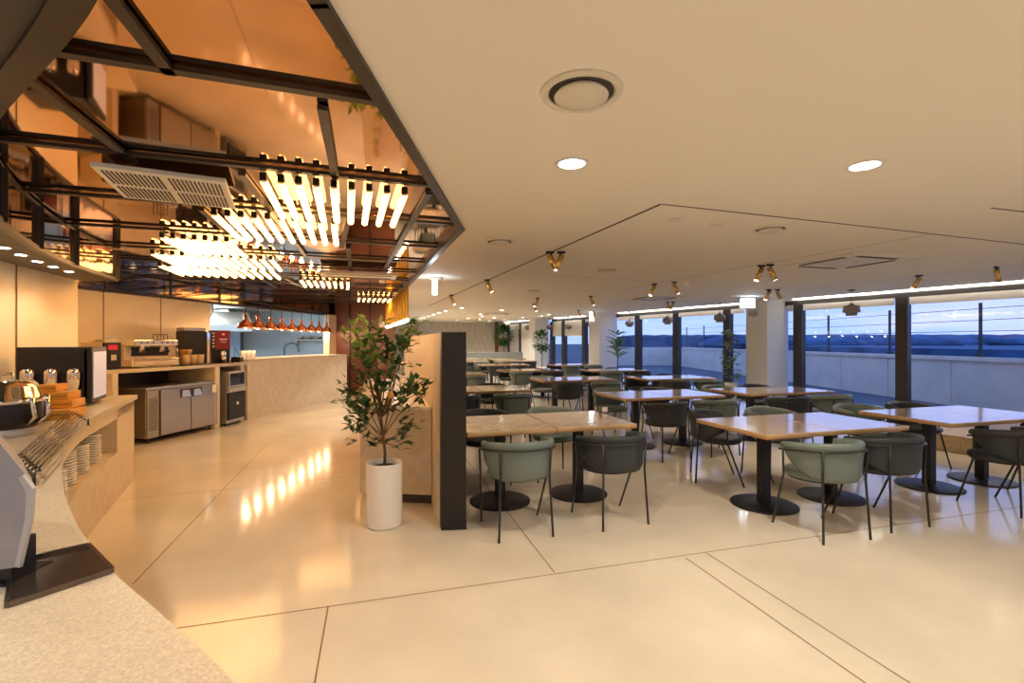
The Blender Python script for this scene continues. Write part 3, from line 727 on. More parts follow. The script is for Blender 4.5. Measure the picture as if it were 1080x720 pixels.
special = {(0, 'nl'): ((.04, 3.86), TA, 'sage'), (0, 'nr'): ((.83, 4.09), TA+.08, 'coal'), (0, 'fl'): (None, None, 'coal'), (0, 'fr'): (None, None, 'sage'),
           (1, 'nl'): ((2.45, 3.82), TA-.06, 'sage'), (1, 'nr'): ((3.10, 4.05), TA+.02, 'coal'), (1, 'fl'): ((2.24, 5.22), math.radians(-104), 'coal'), (1, 'fr'): (None, None, 'sage'),
           (2, 'nl'): ((4.48, 4.36), TA-.05, 'coal'), (2, 'nr'): ((5.30, 4.70), TA, 'coal'), (2, 'fl'): (None, None, 'sage'), (2, 'fr'): (None, None, 'coal'),
           (3, 'nl'): (None, None, 'coal'), (3, 'nr'): (None, None, 'sage'), (3, 'fl'): (None, None, 'sage'), (3, 'fr'): (None, None, 'coal'),
           (4, 'nl'): (None, None, 'coal'), (4, 'nr'): (None, None, 'sage'), (4, 'fl'): (None, None, 'sage'), (4, 'fr'): (None, None, 'coal'),
           (5, 'nr'): (None, None, 'sage'), (5, 'nl'): (None, None, 'coal'), (6, 'nl'): (None, None, 'coal'), (6, 'nr'): (None, None, 'sage')}
poss = {'nl': (-1, -1, 'front left'), 'nr': (1, -1, 'front right'), 'fl': (-1, 1, 'back left'), 'fr': (1, 1, 'back right')}
for i, (c, where) in enumerate(sets):
    for k_, (sx, sy, nm) in poss.items():
        sp_ = special.get((i, k_), (None, None, None)); col = sp_[2] or rc.choice(['coal', 'coal', 'sage'])
        if sp_[0]: p = sp_[0]; ang = sp_[1]
        else:
            v = Vector(c)+E1*(sx*.40+rc.uniform(-.02, .02))+E2*sy*(.66+rc.uniform(-.02, .05)); p = (v.x, v.y); ang = TA+(0 if sy < 0 else PI)+rc.uniform(-.1, .1)
        chair(p, ang, col, '%s chair at the %s of the %s' % (names[col], nm, where))

# small things on tables
t = empty('napkin_holder', (.98, 5.13, .741), TA); tag(t, 'small white napkin holder on the nearest table by the partition', 'napkin holder')
b = MB(); b.box((0, 0, .004), (.10, .06, .008)); b.box((-.035, 0, .03), (.004, .06, .06)); b.box((.035, 0, .03), (.004, .06, .06)); b.build('holder', M['chrome'], t)
b = MB(); b.box((0, 0, .03), (.06, .055, .045)); b.build('napkins', M['paper'], t)

# grey bench wall at the far end
t = empty('bench', (-.85, 22.9, 0)); tag(t, 'long grey high-backed bench before the far wall', 'bench')
b = MB(); b.box((0, .25, .5), (3.4, .15, .98), bev=.02); b.build('backrest', M['bench'], t)
b = MB(); b.box((0, -.05, .22), (3.4, .45, .44), bev=.02); b.build('seat', M['coal'], t)

# ------------------------------------------------------------------ partition and cabinet behind the plant
pd = E2
pt0 = Vector((-.56, 3.80)); wv = Vector((.195, 0.02))
part = empty('partition', (pt0.x, pt0.y, 0)); tag(part, 'shoulder high beige partition with a black end post', 'partition')
ko = (-pt0.x, -pt0.y, 0)
b = MB(); q = [pt0, pt0+wv, pt0+wv+pd*.10, pt0+pd*.10]; b.prism([tuple(v) for v in q], 0, 1.575); b.build('end_post', M['black'], part).location = ko
b = MB(); q = [pt0+pd*.10, pt0+wv+pd*.10-Vector((.004, 0)), pt0+wv+pd*4.6-Vector((.004, 0)), pt0+pd*4.6]; b.prism([tuple(v) for v in q], 0, 1.57); b.build('panel', M['stone_face'], part).location = ko
b = MB(); q = [pt0+wv+pd*.10-Vector((.004, 0)), pt0+wv+pd*.10+Vector((.012, 0)), pt0+wv+pd*4.6+Vector((.012, 0)), pt0+wv+pd*4.6-Vector((.004, 0))]; b.prism([tuple(v) for v in q], 0, 1.575); b.build('back_panel', M['black'], part).location = ko
# low cabinet
cab = empty('counter_cabinet', (-1.1, 5, 0)); tag(cab, 'low beige stone cabinet against the partition behind the potted tree', 'cabinet'); ko = (-1.1, -0, 0); ko = (1.1, -5, 0)
ca = Vector((-1.42, 4.48)); cb = pt0+pd*.62; cb = Vector((cb.x-.006, cb.y)); ce = cb+pd*3.4; cf = ca+pd*3.4
b = MB(); b.prism([tuple(ca), tuple(cb), tuple(ce), tuple(cf)], .09, .87); b.build('body', M['stone_face'], cab).location = ko
b = MB(); q = [ca+Vector((-.01, -.015)), cb+Vector((0, -.015)), ce, cf+Vector((-.01, 0))]; b.prism([tuple(v) for v in q], .87, .90); b.build('worktop', M['ceramic'], cab).location = ko
b = MB(); q = [ca+Vector((.04, .04)), cb+Vector((0, .04)), ce, cf+Vector((.04, 0))]; b.prism([tuple(v) for v in q], 0, .09); b.build('plinth', M['slot'], cab).location = ko
t = empty('faucet', (-1.42, 6.1, .90)); tag(t, 'chrome water faucet on the cabinet top behind the potted tree', 'faucet')
b = MB(); b.tube([(0, 0, 0), (0, 0, .28), (.03, 0, .33), (.10, 0, .34), (.14, 0, .30), (.14, 0, .26)], .013, 8); b.build('spout', M['chrome'], t)
b = MB(); b.lathe([(.03, 0), (.03, .02), (.015, .03)], n=14); b.tube([(0, 0, .1), (-.07, 0, .13)], .008, 6); b.build('lever', M['chrome'], t)
# row of glasses on top of the cabinet's far part: lit dispensers
for i in range(4):
    p = ca+pd*(1.4+.35*i)+Vector((.16, 0)); b = MB(); b.lathe([(.035, 0), (.042, .10), (.038, .10), (.032, .01)], n=14)
    o = b.build('drinking_glass', M['ceramic'], loc=(p.x, p.y, .9)); tag(o, 'white cup, %s from the front on the cabinet top behind the tree' % ORD[i], 'cup', 'cups on the cabinet')

# golden hanging rods
gt0 = Vector((-1.86, 8.5)); gt1 = Vector((-3.30, 12.6)); NR = 11
for i in range(NR):
    p = gt0+(gt1-gt0)*i/(NR-1); t = empty('rod_pendant', (p.x, p.y, FB+.02)); tag(t, 'golden tube pendant, %s from the right in the row over the cabinet' % ORD[i], 'pendant lamp', 'golden tube pendants')
    b = MB(); b.tube([(0, 0, -.03), (0, 0, -.60)], .026, 12); b.tube([(0, 0, 0), (0, 0, -.03)], .01, 6); b.build('tube', M['brass'], t)
    b = MB(); b.lathe([(.03, -.60), (.034, -.63), (.02, -.655), (.001, -.66)], n=12); b.build('bulb', M['lampon'], t)
    if i % 2 == 0: lamp('SPOT', (0, 0, -.68), 26, (1, .86, .66), .03, parent=t, spot=2.2)

# ------------------------------------------------------------------ potted tree
def leafy(bm, tips, base, nl, L, W, rnd, spread=.10):
    for tip in tips:
        for i in range(nl):
            f = rnd.uniform(.35, 1.03); p = base+(tip-base)*f
            p = p+Vector((rnd.gauss(0, spread*.5), rnd.gauss(0, spread*.5), rnd.gauss(0, spread*.5)))
            d = (tip-base).normalized()*.5+Vector((rnd.uniform(-1, 1), rnd.uniform(-1, 1), rnd.uniform(-.5, .8)))
            bm.leaf(p, d, Vector((rnd.uniform(-.4, .4), rnd.uniform(-.4, .4), 1)), L*rnd.uniform(.7, 1.15), W*rnd.uniform(.8, 1.1))
px0, py0 = P(405.5, 553, 0)
pot = empty('planter', (px0, py0, 0)); tag(pot, 'tall white cylindrical planter standing before the beige cabinet', 'planter')
b = MB(); b.lathe([(.135, 0), (.142, .02), (.146, .50), (.143, .515), (.130, .515), (.126, .46)], n=36); b.build('body', M['ceramic'], pot)
b = MB(); b.lathe([(.128, .455), (.128, .47), (.001, .478)], n=24); b.build('soil', M['soil'], pot)
tree = empty('potted_tree', (px0, py0, .47)); tag(tree, 'leafy green fruit tree with one orange fruit in the white planter', 'plant')
rnd = random.Random(21)
def tp3(px, py, dy=0):
    Y = py0+dy; return Vector(((px-540)/F*Y-px0, dy, CH+(HZ-py)*Y/F-.47))
trunk = [Vector((0, 0, 0)), Vector((.005, 0, .12)), Vector((-.01, 0, .25)), tp3(402, 440)]
b = MB(); b.tube(trunk, .01, 8, rs=[.013, .012, .011, .009])
fork = tp3(402, 440); low = Vector((.005, 0, .12))
tips = [(385, 425, -.1), (415, 428, .1), (405, 400, -.1), (372, 345, .1), (388, 338, 0), (400, 340, .15), (378, 360, -.1), (368, 352, .05), (392, 356, .1), (420, 352, .1), (433, 345, .2), (441, 340, .1), (428, 358, 0), (450, 398, -.05), (447, 412, .1), (436, 402, -.15), (425, 415, .1),
        (362, 408, .1), (366, 424, -.1), (375, 415, .1), (380, 395, .2), (410, 385, -.15), (395, 378, .15), (408, 366, .1), (442, 420, .1), (400, 415, .2), (385, 375, -.1)]
lows = [(368, 450, .1), (377, 444, 0), (436, 443, -.1), (430, 452, .1), (395, 466, .1), (424, 470, -.08), (380, 434, .1)]
T = []
for i, (x, y, dy) in enumerate(tips):
    e_ = tp3(x, y, dy); st = fork if i % 3 else trunk[2]; mid = (st+e_)/2+Vector((rnd.uniform(-.03, .03), rnd.uniform(-.03, .03), .02)); b.tube([st, mid, e_], .004, 5, rs=[.006, .004, .002]); T.append((mid, e_))
for x, y, dy in lows:
    e_ = tp3(x, y, dy); st = low+Vector((0, 0, .08)); mid = (st+e_)/2+Vector((0, 0, -.01)); b.tube([st, mid, e_], .003, 5, rs=[.005, .003, .002]); T.append((mid, e_))
b.build('trunk', M['bark'], tree)
b = MB(); b3 = MB()
for i, (m_, e_) in enumerate(T):
    up = 3 <= i < 12  # upper tips take the brighter green leaf material
    leafy(b3 if up else b, [e_], m_, 24 if i < 24 else 14, .095, .050, rnd, .075)
b.build('foliage', M['leaf'], tree, auto=False); b3.build('upper_foliage', M['leaf2'], tree, auto=False)
b = MB(); v = tp3(412, 416, -.1); b.lathe([(.001, -.028), (.018, -.02), (.025, 0), (.018, .02), (.001, .028)], c=v, n=14); b.tube([v+Vector((0, 0, .025)), v+Vector((.01, .05, .06)), (fork+v)/2+Vector((0, .03, .0))], .002, 4); b.build('fruit', M['orange'], tree)

def plant(px, D, h, pot_h, pot_r, crown, n, L, W, label, kind, potm='ceramic', z0=0):
    q = onwall(px, D); t = empty('potted_plant', (q.x, q.y, z0)); tag(t, label, 'plant'); r2 = random.Random(int(px))
    b = MB(); b.lathe([(pot_r*.8, 0), (pot_r, pot_h), (pot_r*.9, pot_h), (pot_r*.85, pot_h-.04), (.001, pot_h-.04)], n=20); b.build('pot', M[potm], t)
    b = MB(); b.tube([(0, 0, pot_h-.05), (.02, 0, (pot_h+h)/2), (0, 0, h-crown*.6)], .015, 6); b.build('stem', M['bark'], t)
    b = MB()
    if kind == 'round':
        for i in range(n):
            u = Vector((r2.gauss(0, 1), r2.gauss(0, 1), r2.gauss(0, 1))).normalized(); r = crown*r2.uniform(.3, 1)**.6; c = Vector((0, 0, h-crown))
            b.leaf(c+Vector((u.x*r*.9, u.y*r*.9, u.z*r)), u+Vector((0, 0, .2)), Vector((0, 0, 1)), L, W)
    elif kind == 'spiky':
        for i in range(n):
            a = r2.uniform(0, 2*PI); z = h-crown*1.6*r2.random(); d = Vector((math.cos(a), math.sin(a), r2.uniform(.1, .9))); p = Vector((0, 0, z))
            b.leaf(p, d, Vector((0, 0, 1)), L*r2.uniform(.7, 1), W)
    else:
        for i in range(n):
            a = r2.uniform(0, 2*PI); z = r2.uniform(pot_h+.1, h); d = Vector((math.cos(a), math.sin(a), r2.uniform(-.3, .3))); b.leaf(Vector((math.cos(a)*.08, math.sin(a)*.08, z)), d, Vector((0, 0, 1)), L, W)
    b.build('foliage', M['leaf2'] if kind != 'round' else M['leaf'], t, auto=False)
plant(531, 10.55, 2.25, .4, .18, .45, 420, .22, .10, 'tall ficus in the far corner beside the last window', 'round')
plant(571.5, 10.2, 1.95, .45, .2, .42, 260, .16, .10, 'round topped potted tree before the third pillar', 'round')
plant(651, 10.0, 1.75, .5, .2, .5, 60, .50, .09, 'palm like potted plant at the second pillar', 'spiky')
plant(771, 10.15, 1.8, .5, .15, .3, 90, .22, .13, 'slim leafy potted plant just left of the nearest pillar', 'slim')

# ------------------------------------------------------------------ back bar counter
BT = 1.11
fr = [(-5.47, 6.45), (-5.32, 6.89), (-5.08, 8.23), (-5.05, 9.13)]
bar = empty('bar_counter', (-5.5, 7.8, 0)); tag(bar, 'beige back bar counter holding the coffee machines above the fridge', 'counter'); ko = (5.5, -7.8, 0)
bk2 = [(-5.865, 9.13), (-5.955, 8.0), (-6.09, 6.4)]
b = MB(); b.prism(fr+bk2, BT-.05, BT); b.build('worktop', M['stone'], bar).location = ko
def wallp(a, c, th, z0, z1, m, nm, par=bar):
    a = Vector(a); c = Vector(c); d = (c-a).normalized(); n = Vector((-d.y, d.x))*th; b = MB(); b.prism([tuple(a), tuple(c), tuple(c+n), tuple(a+n)], z0, z1); o = b.build(nm, m, par); o.location = ko; return o
wallp((-5.43, 6.60), (-6.05, 6.47), .13, 0, BT-.05, M['stone_face'], 'end_panel')
wallp((-5.065, 8.30), (-5.92, 8.36), .12, 0, BT-.05, M['stone_face'], 'divider')
wallp((-5.055, 9.03), (-5.86, 9.09), .10, 0, BT-.05, M['stone_face'], 'divider')
wallp((-6.03, 6.75), (-5.91, 8.3), .02, 0, BT-.05, M['slot'], 'back_panel')
# pass counter
pc = empty('pass_counter', (-5, 11, 0)); tag(pc, 'long beige pass counter below the kitchen opening', 'counter'); ko = (5, -11, 0)
pf = [(-5.05, 9.135), (-4.95, 9.9), (-4.80, 10.8), (-4.62, 11.7), (-4.38, 12.7)]
b = MB(); b.prism(pf+[(-4.95, 13.1), (-5.15, 13.05), (-5.45, 11.7), (-5.80, 9.25)], 0, 1.12); b.build('body', M['stone_face'], pc).location = ko
b = MB(); b.prism([(x+.02, y) for x, y in pf]+[(-4.95, 13.13), (-5.17, 13.08), (-5.47, 11.7), (-5.84, 9.14)], 1.12, 1.16); b.build('top', M['stone'], pc).location = ko

# under-counter fridge
fa = Vector((-5.32, 6.97)); fb2 = Vector((-5.09, 8.25)); fd = (fb2-fa).normalized(); fn = Vector((-fd.y, fd.x))
Lf = (fb2-fa).length
fridge = empty('undercounter_fridge', (fa.x, fa.y, 0), math.atan2(fd.y, fd.x)); tag(fridge, 'stainless steel two door fridge under the back bar', 'refrigerator')
b = MB(); b.box((Lf/2, .33, .43), (Lf, .62, .70), bev=.006); b.build('body', M['fridge'], fridge)
b = MB(); b.box((Lf/2, .33, .805), (Lf+.02, .66, .035), bev=.006); b.build('top', M['steel'], fridge)
b = MB(); b.box((.10, .01, .43), (.18, .03, .70)); b.build('side_grille', M['greyp'], fridge)
for z in [i*.03+.2 for i in range(14)]:
    pass
b = MB()
for i in range(16): b.box((.10, -.006, .2+i*.03), (.14, .006, .012))
b.build('vent_slats', M['slot'], fridge)
dw = (Lf-.21)/2
for i in range(2):
    x = .20+dw*i+dw/2+.005; b = MB(); b.box((x, -.005, .43), (dw-.012, .045, .68), bev=.006); d_ = b.build('door', M['fridge'], fridge)
    hx = x+(.30*dw if i == 0 else -.30*dw)
    b = MB(); b.box((hx, -.030, .685), (.20, .006, .14)); b.build('handle_recess', M['slot'], d_)
    b = MB(); b.loft([[(hx-.06, -.034, .73), (hx+.06, -.034, .73), (hx+.06, -.038, .73), (hx-.06, -.038, .73)], [(hx-.085, -.034, .625), (hx+.085, -.034, .625), (hx+.085, -.055, .625), (hx-.085, -.055, .625)]]); b.build('handle', M['steel'], d_)
b = MB(); b.box((Lf-.08, -.0285, .70), (.09, .003, .13)); b.build('sticker', M['screen'] if False else M['paper'], fridge)
for x in (.08, Lf-.08):
    for yy in (.06, .58): b = MB(); b.lathe([(.02, 0), (.02, .08)], c=(x, yy, 0), n=10); b.build('foot', M['slot'], fridge)
# ice maker
ia = Vector((-5.04, 8.47)); ib = Vector((-5.03, 9.0)); idr = (ib-ia).normalized(); Li = (ib-ia).length
ice = empty('ice_maker', (ia.x, ia.y, 0), math.atan2(idr.y, idr.x)); tag(ice, 'ice maker with dark window and black lower panel, right of the fridge', 'ice maker')
b = MB(); b.box((Li/2, .29, .50), (Li, .56, .92), bev=.006); b.build('body', M['steel'], ice)
b = MB(); b.box((Li/2, -.005, .82), (Li-.02, .04, .27), bev=.006); b.build('door', M['steel'], ice)
b = MB(); b.box((Li/2, -.028, .82), (Li-.10, .008, .21), bev=.002); b.build('window', M['darkglass'], ice)
b = MB(); b.box((Li/2, -.02, .635), (Li-.02, .05, .07), bev=.006); b.build('handle_band', M['greyl'], ice)
b = MB(); b.box((Li/2, -.006, .34), (Li-.02, .04, .48), bev=.006); b.build('lower_panel', M['black'], ice)
b = MB(); b.lathe([(.03, 0), (.03, .008), (.012, .012)], n=16); o = b.build('badge', M['paper'], ice); o.rotation_euler = (PI/2, 0, 0); o.location = (Li/2, -.027, .38)
for x in (.06, Li-.06): b = MB(); b.lathe([(.02, 0), (.02, .05)], c=(x, .08, 0), n=10); b.build('foot', M['slot'], ice)

# ---- machines on the back bar.  at(px, Y) gives plan position
def at(px, Y): return ((px-540)/F*Y, Y)
ZB = BT
# cream coffee grinder cabinet with black panel and red label
def facing(x, y, extra=0): return math.atan2(fd.y, fd.x)+extra
t = empty('coffee_machine', (-5.70, 6.66, ZB), 1.28); tag(t, 'cream automatic coffee machine with black front strip and red label', 'coffee machine')
b = MB(); b.box((0, .03, .19), (.25, .40, .36), bev=.012); b.build('body', M['cream'], t)
b = MB(); b.box((0, -.185, .19), (.22, .04, .37), bev=.006); b.build('front_strip', M['black'], t)
b = MB(); b.box((0, -.208, .31), (.12, .005, .07)); b.build('label_plate', M['red'], t)
b = MB(); b.box((0, -.215, .17), (.07, .02, .08), bev=.002); b.build('spout', M['chrome'], t)
t = empty('storage_box', (-5.93, 7.12, ZB), 1.47); tag(t, 'large cream box behind the cream coffee machine', 'box')
b = MB(); b.box((0, 0, .2), (.42, .16, .40), bev=.02); b.build('body', M['cream'], t)
b = MB(); b.box((0, 0, .41), (.40, .15, .02), bev=.008); b.tube([(-.08, 0, .42), (-.06, 0, .45), (.06, 0, .45), (.08, 0, .42)], .008); b.build('lid', M['ceramic'], t)
# espresso machine
em = empty('espresso_machine', (-5.56, 7.33, ZB), 1.16); tag(em, 'cream and chrome espresso machine on the back bar', 'espresso machine')
b = MB(); b.box((0, .02, .07), (.66, .42, .11), bev=.015); b.build('base', M['cream'], em)
b = MB(); b.box((0, .12, .22), (.64, .2, .22), bev=.01); b.build('back_body', M['cream'], em)
b = MB(); b.box((0, .0, .37), (.62, .42, .09), bev=.015); b.build('top_body', M['chrome'], em)
b = MB(); b.box((0, -.215, .375), (.56, .006, .06)); b.build('control_panel', M['steel'], em)
for x in (-.22, -.14, -.06, .06, .14, .22): b = MB(); b.box((x, -.220, .375), (.025, .006, .02)); b.build('button', M['black'], em)
b = MB(); b.box((0, -.17, .13), (.62, .12, .02), bev=.004); b.build('drip_tray', M['chrome'], em)
b = MB(); b.box((.03, .015, .235), (.52, .012, .13)); b.build('splash_panel', M['black'], em)
b = MB(); b.box((0, -.195, .07), (.6, .012, .07), bev=.003); b.build('front_badge_panel', M['chrome'], em)
for x in (-.15, .13):
    b = MB(); b.lathe([(.035, -.07), (.038, 0), (.03, .05)], c=(x, -.10, .30), n=16); g_ = b.build('group_head', M['chrome'], em)
    b = MB(); b.tube([(x, -.12, .25), (x, -.28, .245)], .014, 8); b.build('handle', M['black'], g_)
b = MB(); b.tube([(.28, -.12, .33), (.31, -.18, .28), (.30, -.2, .16)], .006, 6); b.build('steam_wand', M['chrome'], em)
b = MB(); b.tube([(.15, .05, .42), (.15, .05, .50), (.30, .05, .50), (.30, .05, .42)], .006, 6); b.tube([(.15, .15, .42), (.15, .15, .50), (.30, .15, .50), (.30, .15, .42)], .006, 6); b.build('cup_rail', M['black'], em)
b = MB(); b.lathe([(.03, 0), (.03, .008)], n=16); o = b.build('gauge', M['paper'], em); o.rotation_euler = (PI/2, 0, 0); o.location = (-.26, .01, .24)
for sx in (-.28, .28):
    for sy in (-.12, .16): b = MB(); b.lathe([(.02, 0), (.016, .02)], c=(sx, sy, 0), n=10); b.build('foot', M['black'], em)
# cups
ci = 0
for (px, Y, cols, m_) in ((184, 7.78, 3, 'box'), (188.5, 7.86, 3, 'box'), (193, 7.72, 1, 'kraft'), (195, 7.98, 3, 'paper'), (199.5, 8.06, 3, 'paper')):
    x, y = at(px, Y); x = min(x, -5.22)+(.13 if m_ == 'box' else 0)
    for kz in range(cols):
        t = empty('paper_cup', (x, y, ZB+kz*.085)); tag(t, {'box': 'orange paper cup, %s from the bottom, %s stack beside the espresso machine', 'kraft': 'brown paper cup, %s%s before the stacked cups on the back bar', 'paper': 'white paper cup, %s from the bottom, %s stack behind the brown tubs'}[m_] % ((ORD[kz], {182: 'left', 184: 'left', 188.5: 'right', 195: 'left', 199.5: 'right'}[px]) if m_ != 'kraft' else ('single', '')), 'cup', {'box': 'orange cups', 'kraft': None, 'paper': 'white cups'}[m_])
        b = MB(); b.lathe([(.03, 0), (.04, .08), (.042, .083), (.038, .083), (.028, .004)], n=16); b.build('body', M[m_], t)
for i, (px, Y) in enumerate(((196, 7.72), (203.5, 7.88), (211, 8.0))):
    x, y = at(px, Y); x = min(x, -5.17); t = empty('paper_tub', (x, y, ZB+.012)); tag(t, ['left', 'middle', 'right'][i]+'most of the three brown paper tubs before the black brewer' if i != 1 else 'middle of the three brown paper tubs before the black brewer', 'container', 'brown paper tubs')
    b = MB(); b.lathe([(.05, 0), (.058, .15), (.06, .16), (.055, .16), (.045, .01)], n=18); b.build('body', M['kraft'], t)
t = empty('serving_tray', (-5.27, 7.88, ZB), facing(0, 0)); tag(t, 'flat black tray under the brown paper tubs', 'tray')
b = MB(); b.box((0, 0, .005), (.62, .22, .010), bev=.003); b.build('body', M['black'], t)
# brewer
t = empty('coffee_brewer', (-5.60, 8.36, ZB), .95); tag(t, 'tall dark coffee brewer with steel lid on the back bar', 'coffee brewer')
b = MB(); b.box((0, 0, .29), (.36, .34, .56), bev=.02); b.build('body', M['black'], t)
b = MB(); b.box((0, 0, .60), (.34, .32, .06), bev=.01); b.build('lid', M['fridge'], t)
b = MB(); b.box((.205, -.10, .28), (.05, .14, .54), bev=.006); b.build('side_strip', M['chrome'], t)
t = empty('drink_dispenser', (-5.32, 8.72, ZB), .75); tag(t, 'drink dispenser with maroon menu panel and row of round buttons', 'drink dispenser')
b = MB(); b.box((0, .06, .30), (.30, .24, .58), bev=.012); b.build('body', M['black'], t)
b = MB(); b.box((.03, -.066, .42), (.24, .012, .34), bev=.003); mp_ = b.build('menu_panel', M['maroon'], t)
b = MB(); b.box((.04, -.074, .43), (.12, .003, .022)); b.box((.04, -.074, .38), (.09, .003, .014)); b.box((.04, -.074, .52), (.04, .003, .03)); b.build('menu_text', M['paper'], mp_)
for i in range(5): b = MB(); b.lathe([(.017, 0), (.017, .008)], n=12); o = b.build('button', M['paper'], t); o.rotation_euler = (PI/2, 0, 0); o.location = (-.115, -.066, .30+i*.06)
b = MB(); b.lathe([(.055, 0), (.055, .17), (.04, .20), (.045, .21)], c=(.02, -.14, .01), n=18); b.build('steel_jug', M['chrome'], t)
b = MB(); b.box((.02, -.12, .006), (.30, .22, .012)); b.build('drip_tray', M['black'], t)
t = empty('napkin_box', (-5.18, 9.02, ZB), .1); tag(t, 'small black box with clear sloping lid beside the drink dispenser', 'box')
b = MB(); b.box((0, .0, .05), (.16, .14, .10), bev=.006); b.build('body', M['black'], t)
b = MB(); b.tube([(-.07, .05, .28), (.07, -.05, .1)], .005, 6); b.tube([(-.07, .05, .10), (-.07, .05, .28)], .005, 6); b.build('stand', M['black'], t)
for i in range(3):
    t = empty('cup_sleeve', (-5.28+.05*i, 9.40+.09*i, 1.16)); tag(t, 'white tumbler, %s from the left at the left end of the kitchen pass' % ORD[i], 'cup', 'white tumblers on the pass')
    b = MB(); b.lathe([(.035, 0), (.045, .16), (.041, .16), (.03, .01)], n=14); b.build('body', M['paper'], t)

# ------------------------------------------------------------------ copper heat lamps
def make_heat():
    t = empty('heat_lamp', (0, 0, 0))
    b = MB(); b.tube([(0, 0, .30), (0, 0, .02)], .008, 6); b.build('cord', M['black'], t)
    b = MB(); b.lathe([(.02, .04), (.028, .02), (.03, -.06), (.05, -.09), (.11, -.14), (.135, -.21), (.14, -.235), (.132, -.235), (.10, -.15)], n=24); b.build('shade', M['copperlamp'], t)
    b = MB(); b.lathe([(.001, -.16), (.03, -.17), (.045, -.20), (.03, -.23), (.001, -.24)], n=14); b.build('bulb', M['lampon'], t)
    return t
h0 = make_heat(); hx = [259, 272, 285.5, 297.3, 308, 318, 328.3, 336.5, 344.5]
hl = ['leftmost of the copper heat lamps over the kitchen pass', 'second copper heat lamp from the left', 'third copper heat lamp from the left', 'fourth copper heat lamp from the left', 'middle one of the nine copper heat lamps', 'sixth copper heat lamp from the left',
      'third copper heat lamp from the right end', 'second copper heat lamp from the right end', 'rightmost copper heat lamp before the brown wall']
for i, px in enumerate(hx):
    u = (px-540)/F; hA = Vector(at(257, 9.0)); hB = Vector(at(346, 13.2)); f_ = (u*hA.y-hA.x)/((hB.x-hA.x)-u*(hB.y-hA.y)); hp_ = hA+(hB-hA)*f_; o = h0 if i == 0 else copy_tree(h0); o.location = (hp_.x, hp_.y, 1.985); sc = 1.06-.12*f_; o.scale = (sc, sc, 1); tag(o, hl[i], 'heat lamp', 'copper heat lamps')
    if i % 2 == 0: lamp('POINT', (0, 0, -.27), 8, (1, .55, .25), .04, parent=o)
# rail that carries them
b = MB(); p0 = Vector(at(257, 9.0)); p1 = Vector(at(346, 13.2)); b.tube([(p0.x, p0.y, 2.27), (p1.x, p1.y, 2.27)], .016, 8)
for f_ in (0, .33, .66, 1): q = p0+(p1-p0)*f_; b.tube([(q.x, q.y, 2.27), (q.x, q.y, 2.56)], .01, 6)
tag(b.build('lamp_rail', M['black']), 'thin black rail carrying the copper heat lamps', 'rail')

# ------------------------------------------------------------------ curved serving counter in the foreground
cc = [(.35, .30), (-.10, .52), (-.47, .815), (-.72, 1.0), (-1.03, 1.225), (-1.235, 1.395), (-1.41, 1.546), (-1.776, 1.896), (-2.15, 2.29), (-2.52, 2.71), (-2.79, 3.05), (-3.16, 3.57), (-3.58, 4.31), (-4.09, 5.23)]
cf_ = fine(cc, 4)
sc_ = empty('serving_counter', (-2.6, 2.8, 0)); tag(sc_, 'long curved stone serving counter in the left foreground', 'counter'); ko = (2.6, -2.8, 0)
def off(i): return .95 if cf_[i][1] < 2.6 else .95-.18*min(1, (cf_[i][1]-2.6)/1.5)
def ribv(cvp, o0, o1f, z0, z1):
    b = MB(); secs = []
    for i, p in enumerate(cvp):
        p = Vector(p); a = Vector(cvp[max(i-1, 0)]); c = Vector(cvp[min(i+1, len(cvp)-1)]); d = (c-a).normalized(); n = Vector((-d.y, d.x))
        v = p+n*o0; u = p+n*(o1f(i) if callable(o1f) else o1f); secs.append([(v.x, v.y, z0), (u.x, u.y, z0), (u.x, u.y, z1), (v.x, v.y, z1)])
    b.loft(secs); return b
ribv(cf_, 0, off, .875, .92).build('worktop', M['stone'], sc_).location = ko
i0 = next(i for i, p in enumerate(cf_) if p[1] > 2.2); i1 = next(i for i, p in enumerate(cf_) if p[1] > 4.45)
ribv(cf_, .03, lambda i: off(i)-.04, 0, .45).build('lower_front', M['stone_face'], sc_).location = ko
ribv(cf_, .03, .08, .77, .875).build('apron', M['stone_face'], sc_).location = ko
ribv(cf_[:i0+1], .03, .5, .45, .77).build('front_panel', M['stone_face'], sc_).location = ko
ribv(cf_[i1:], .03, .6, .45, .875).build('end_panel', M['stone_face'], sc_).location = ko
ribv(cf_[i0:i1+1], .42, .46, .45, .875).build('niche_back', M['stone_face'], sc_).location = ko
# plate stacks in the niche
def nich(Y, o):
    i = next(j for j in range(len(cf_)) if cf_[j][1] > Y); q0 = Vector(cf_[i-1]); q1 = Vector(cf_[i]); p = q0+(q1-q0)*((Y-q0.y)/(q1.y-q0.y)); d = (q1-q0).normalized(); n = Vector((-d.y, d.x)); return p+n*o
stacks = [(3.30, .14, 9, .075), (3.57, .15, 12, .085), (3.88, .14, 11, .075), (4.20, .14, 12, .075)]
for k_, (Y, o_, n_, r) in enumerate(stacks):
    c = nich(Y, o_)
    for j in range(n_):
        b = MB(); b.lathe([(r*.6, 0), (r*.62, .003), (r, .008), (r, .0195), (r*.6, .009), (.001, .008)], n=20); o = b.build('plate', M['ceramic'], loc=(c.x+rc.uniform(-.002, .002), c.y, .451+j*.0205))
        tag(o, 'white plate, %s from the bottom of the %s stack in the counter niche' % (ORD[j], ['nearest', 'second nearest', 'third', 'farthest'][k_]), 'plate', ['nearest plate stack', 'second plate stack', 'third plate stack', 'farthest plate stack'][k_])

ZC = .92
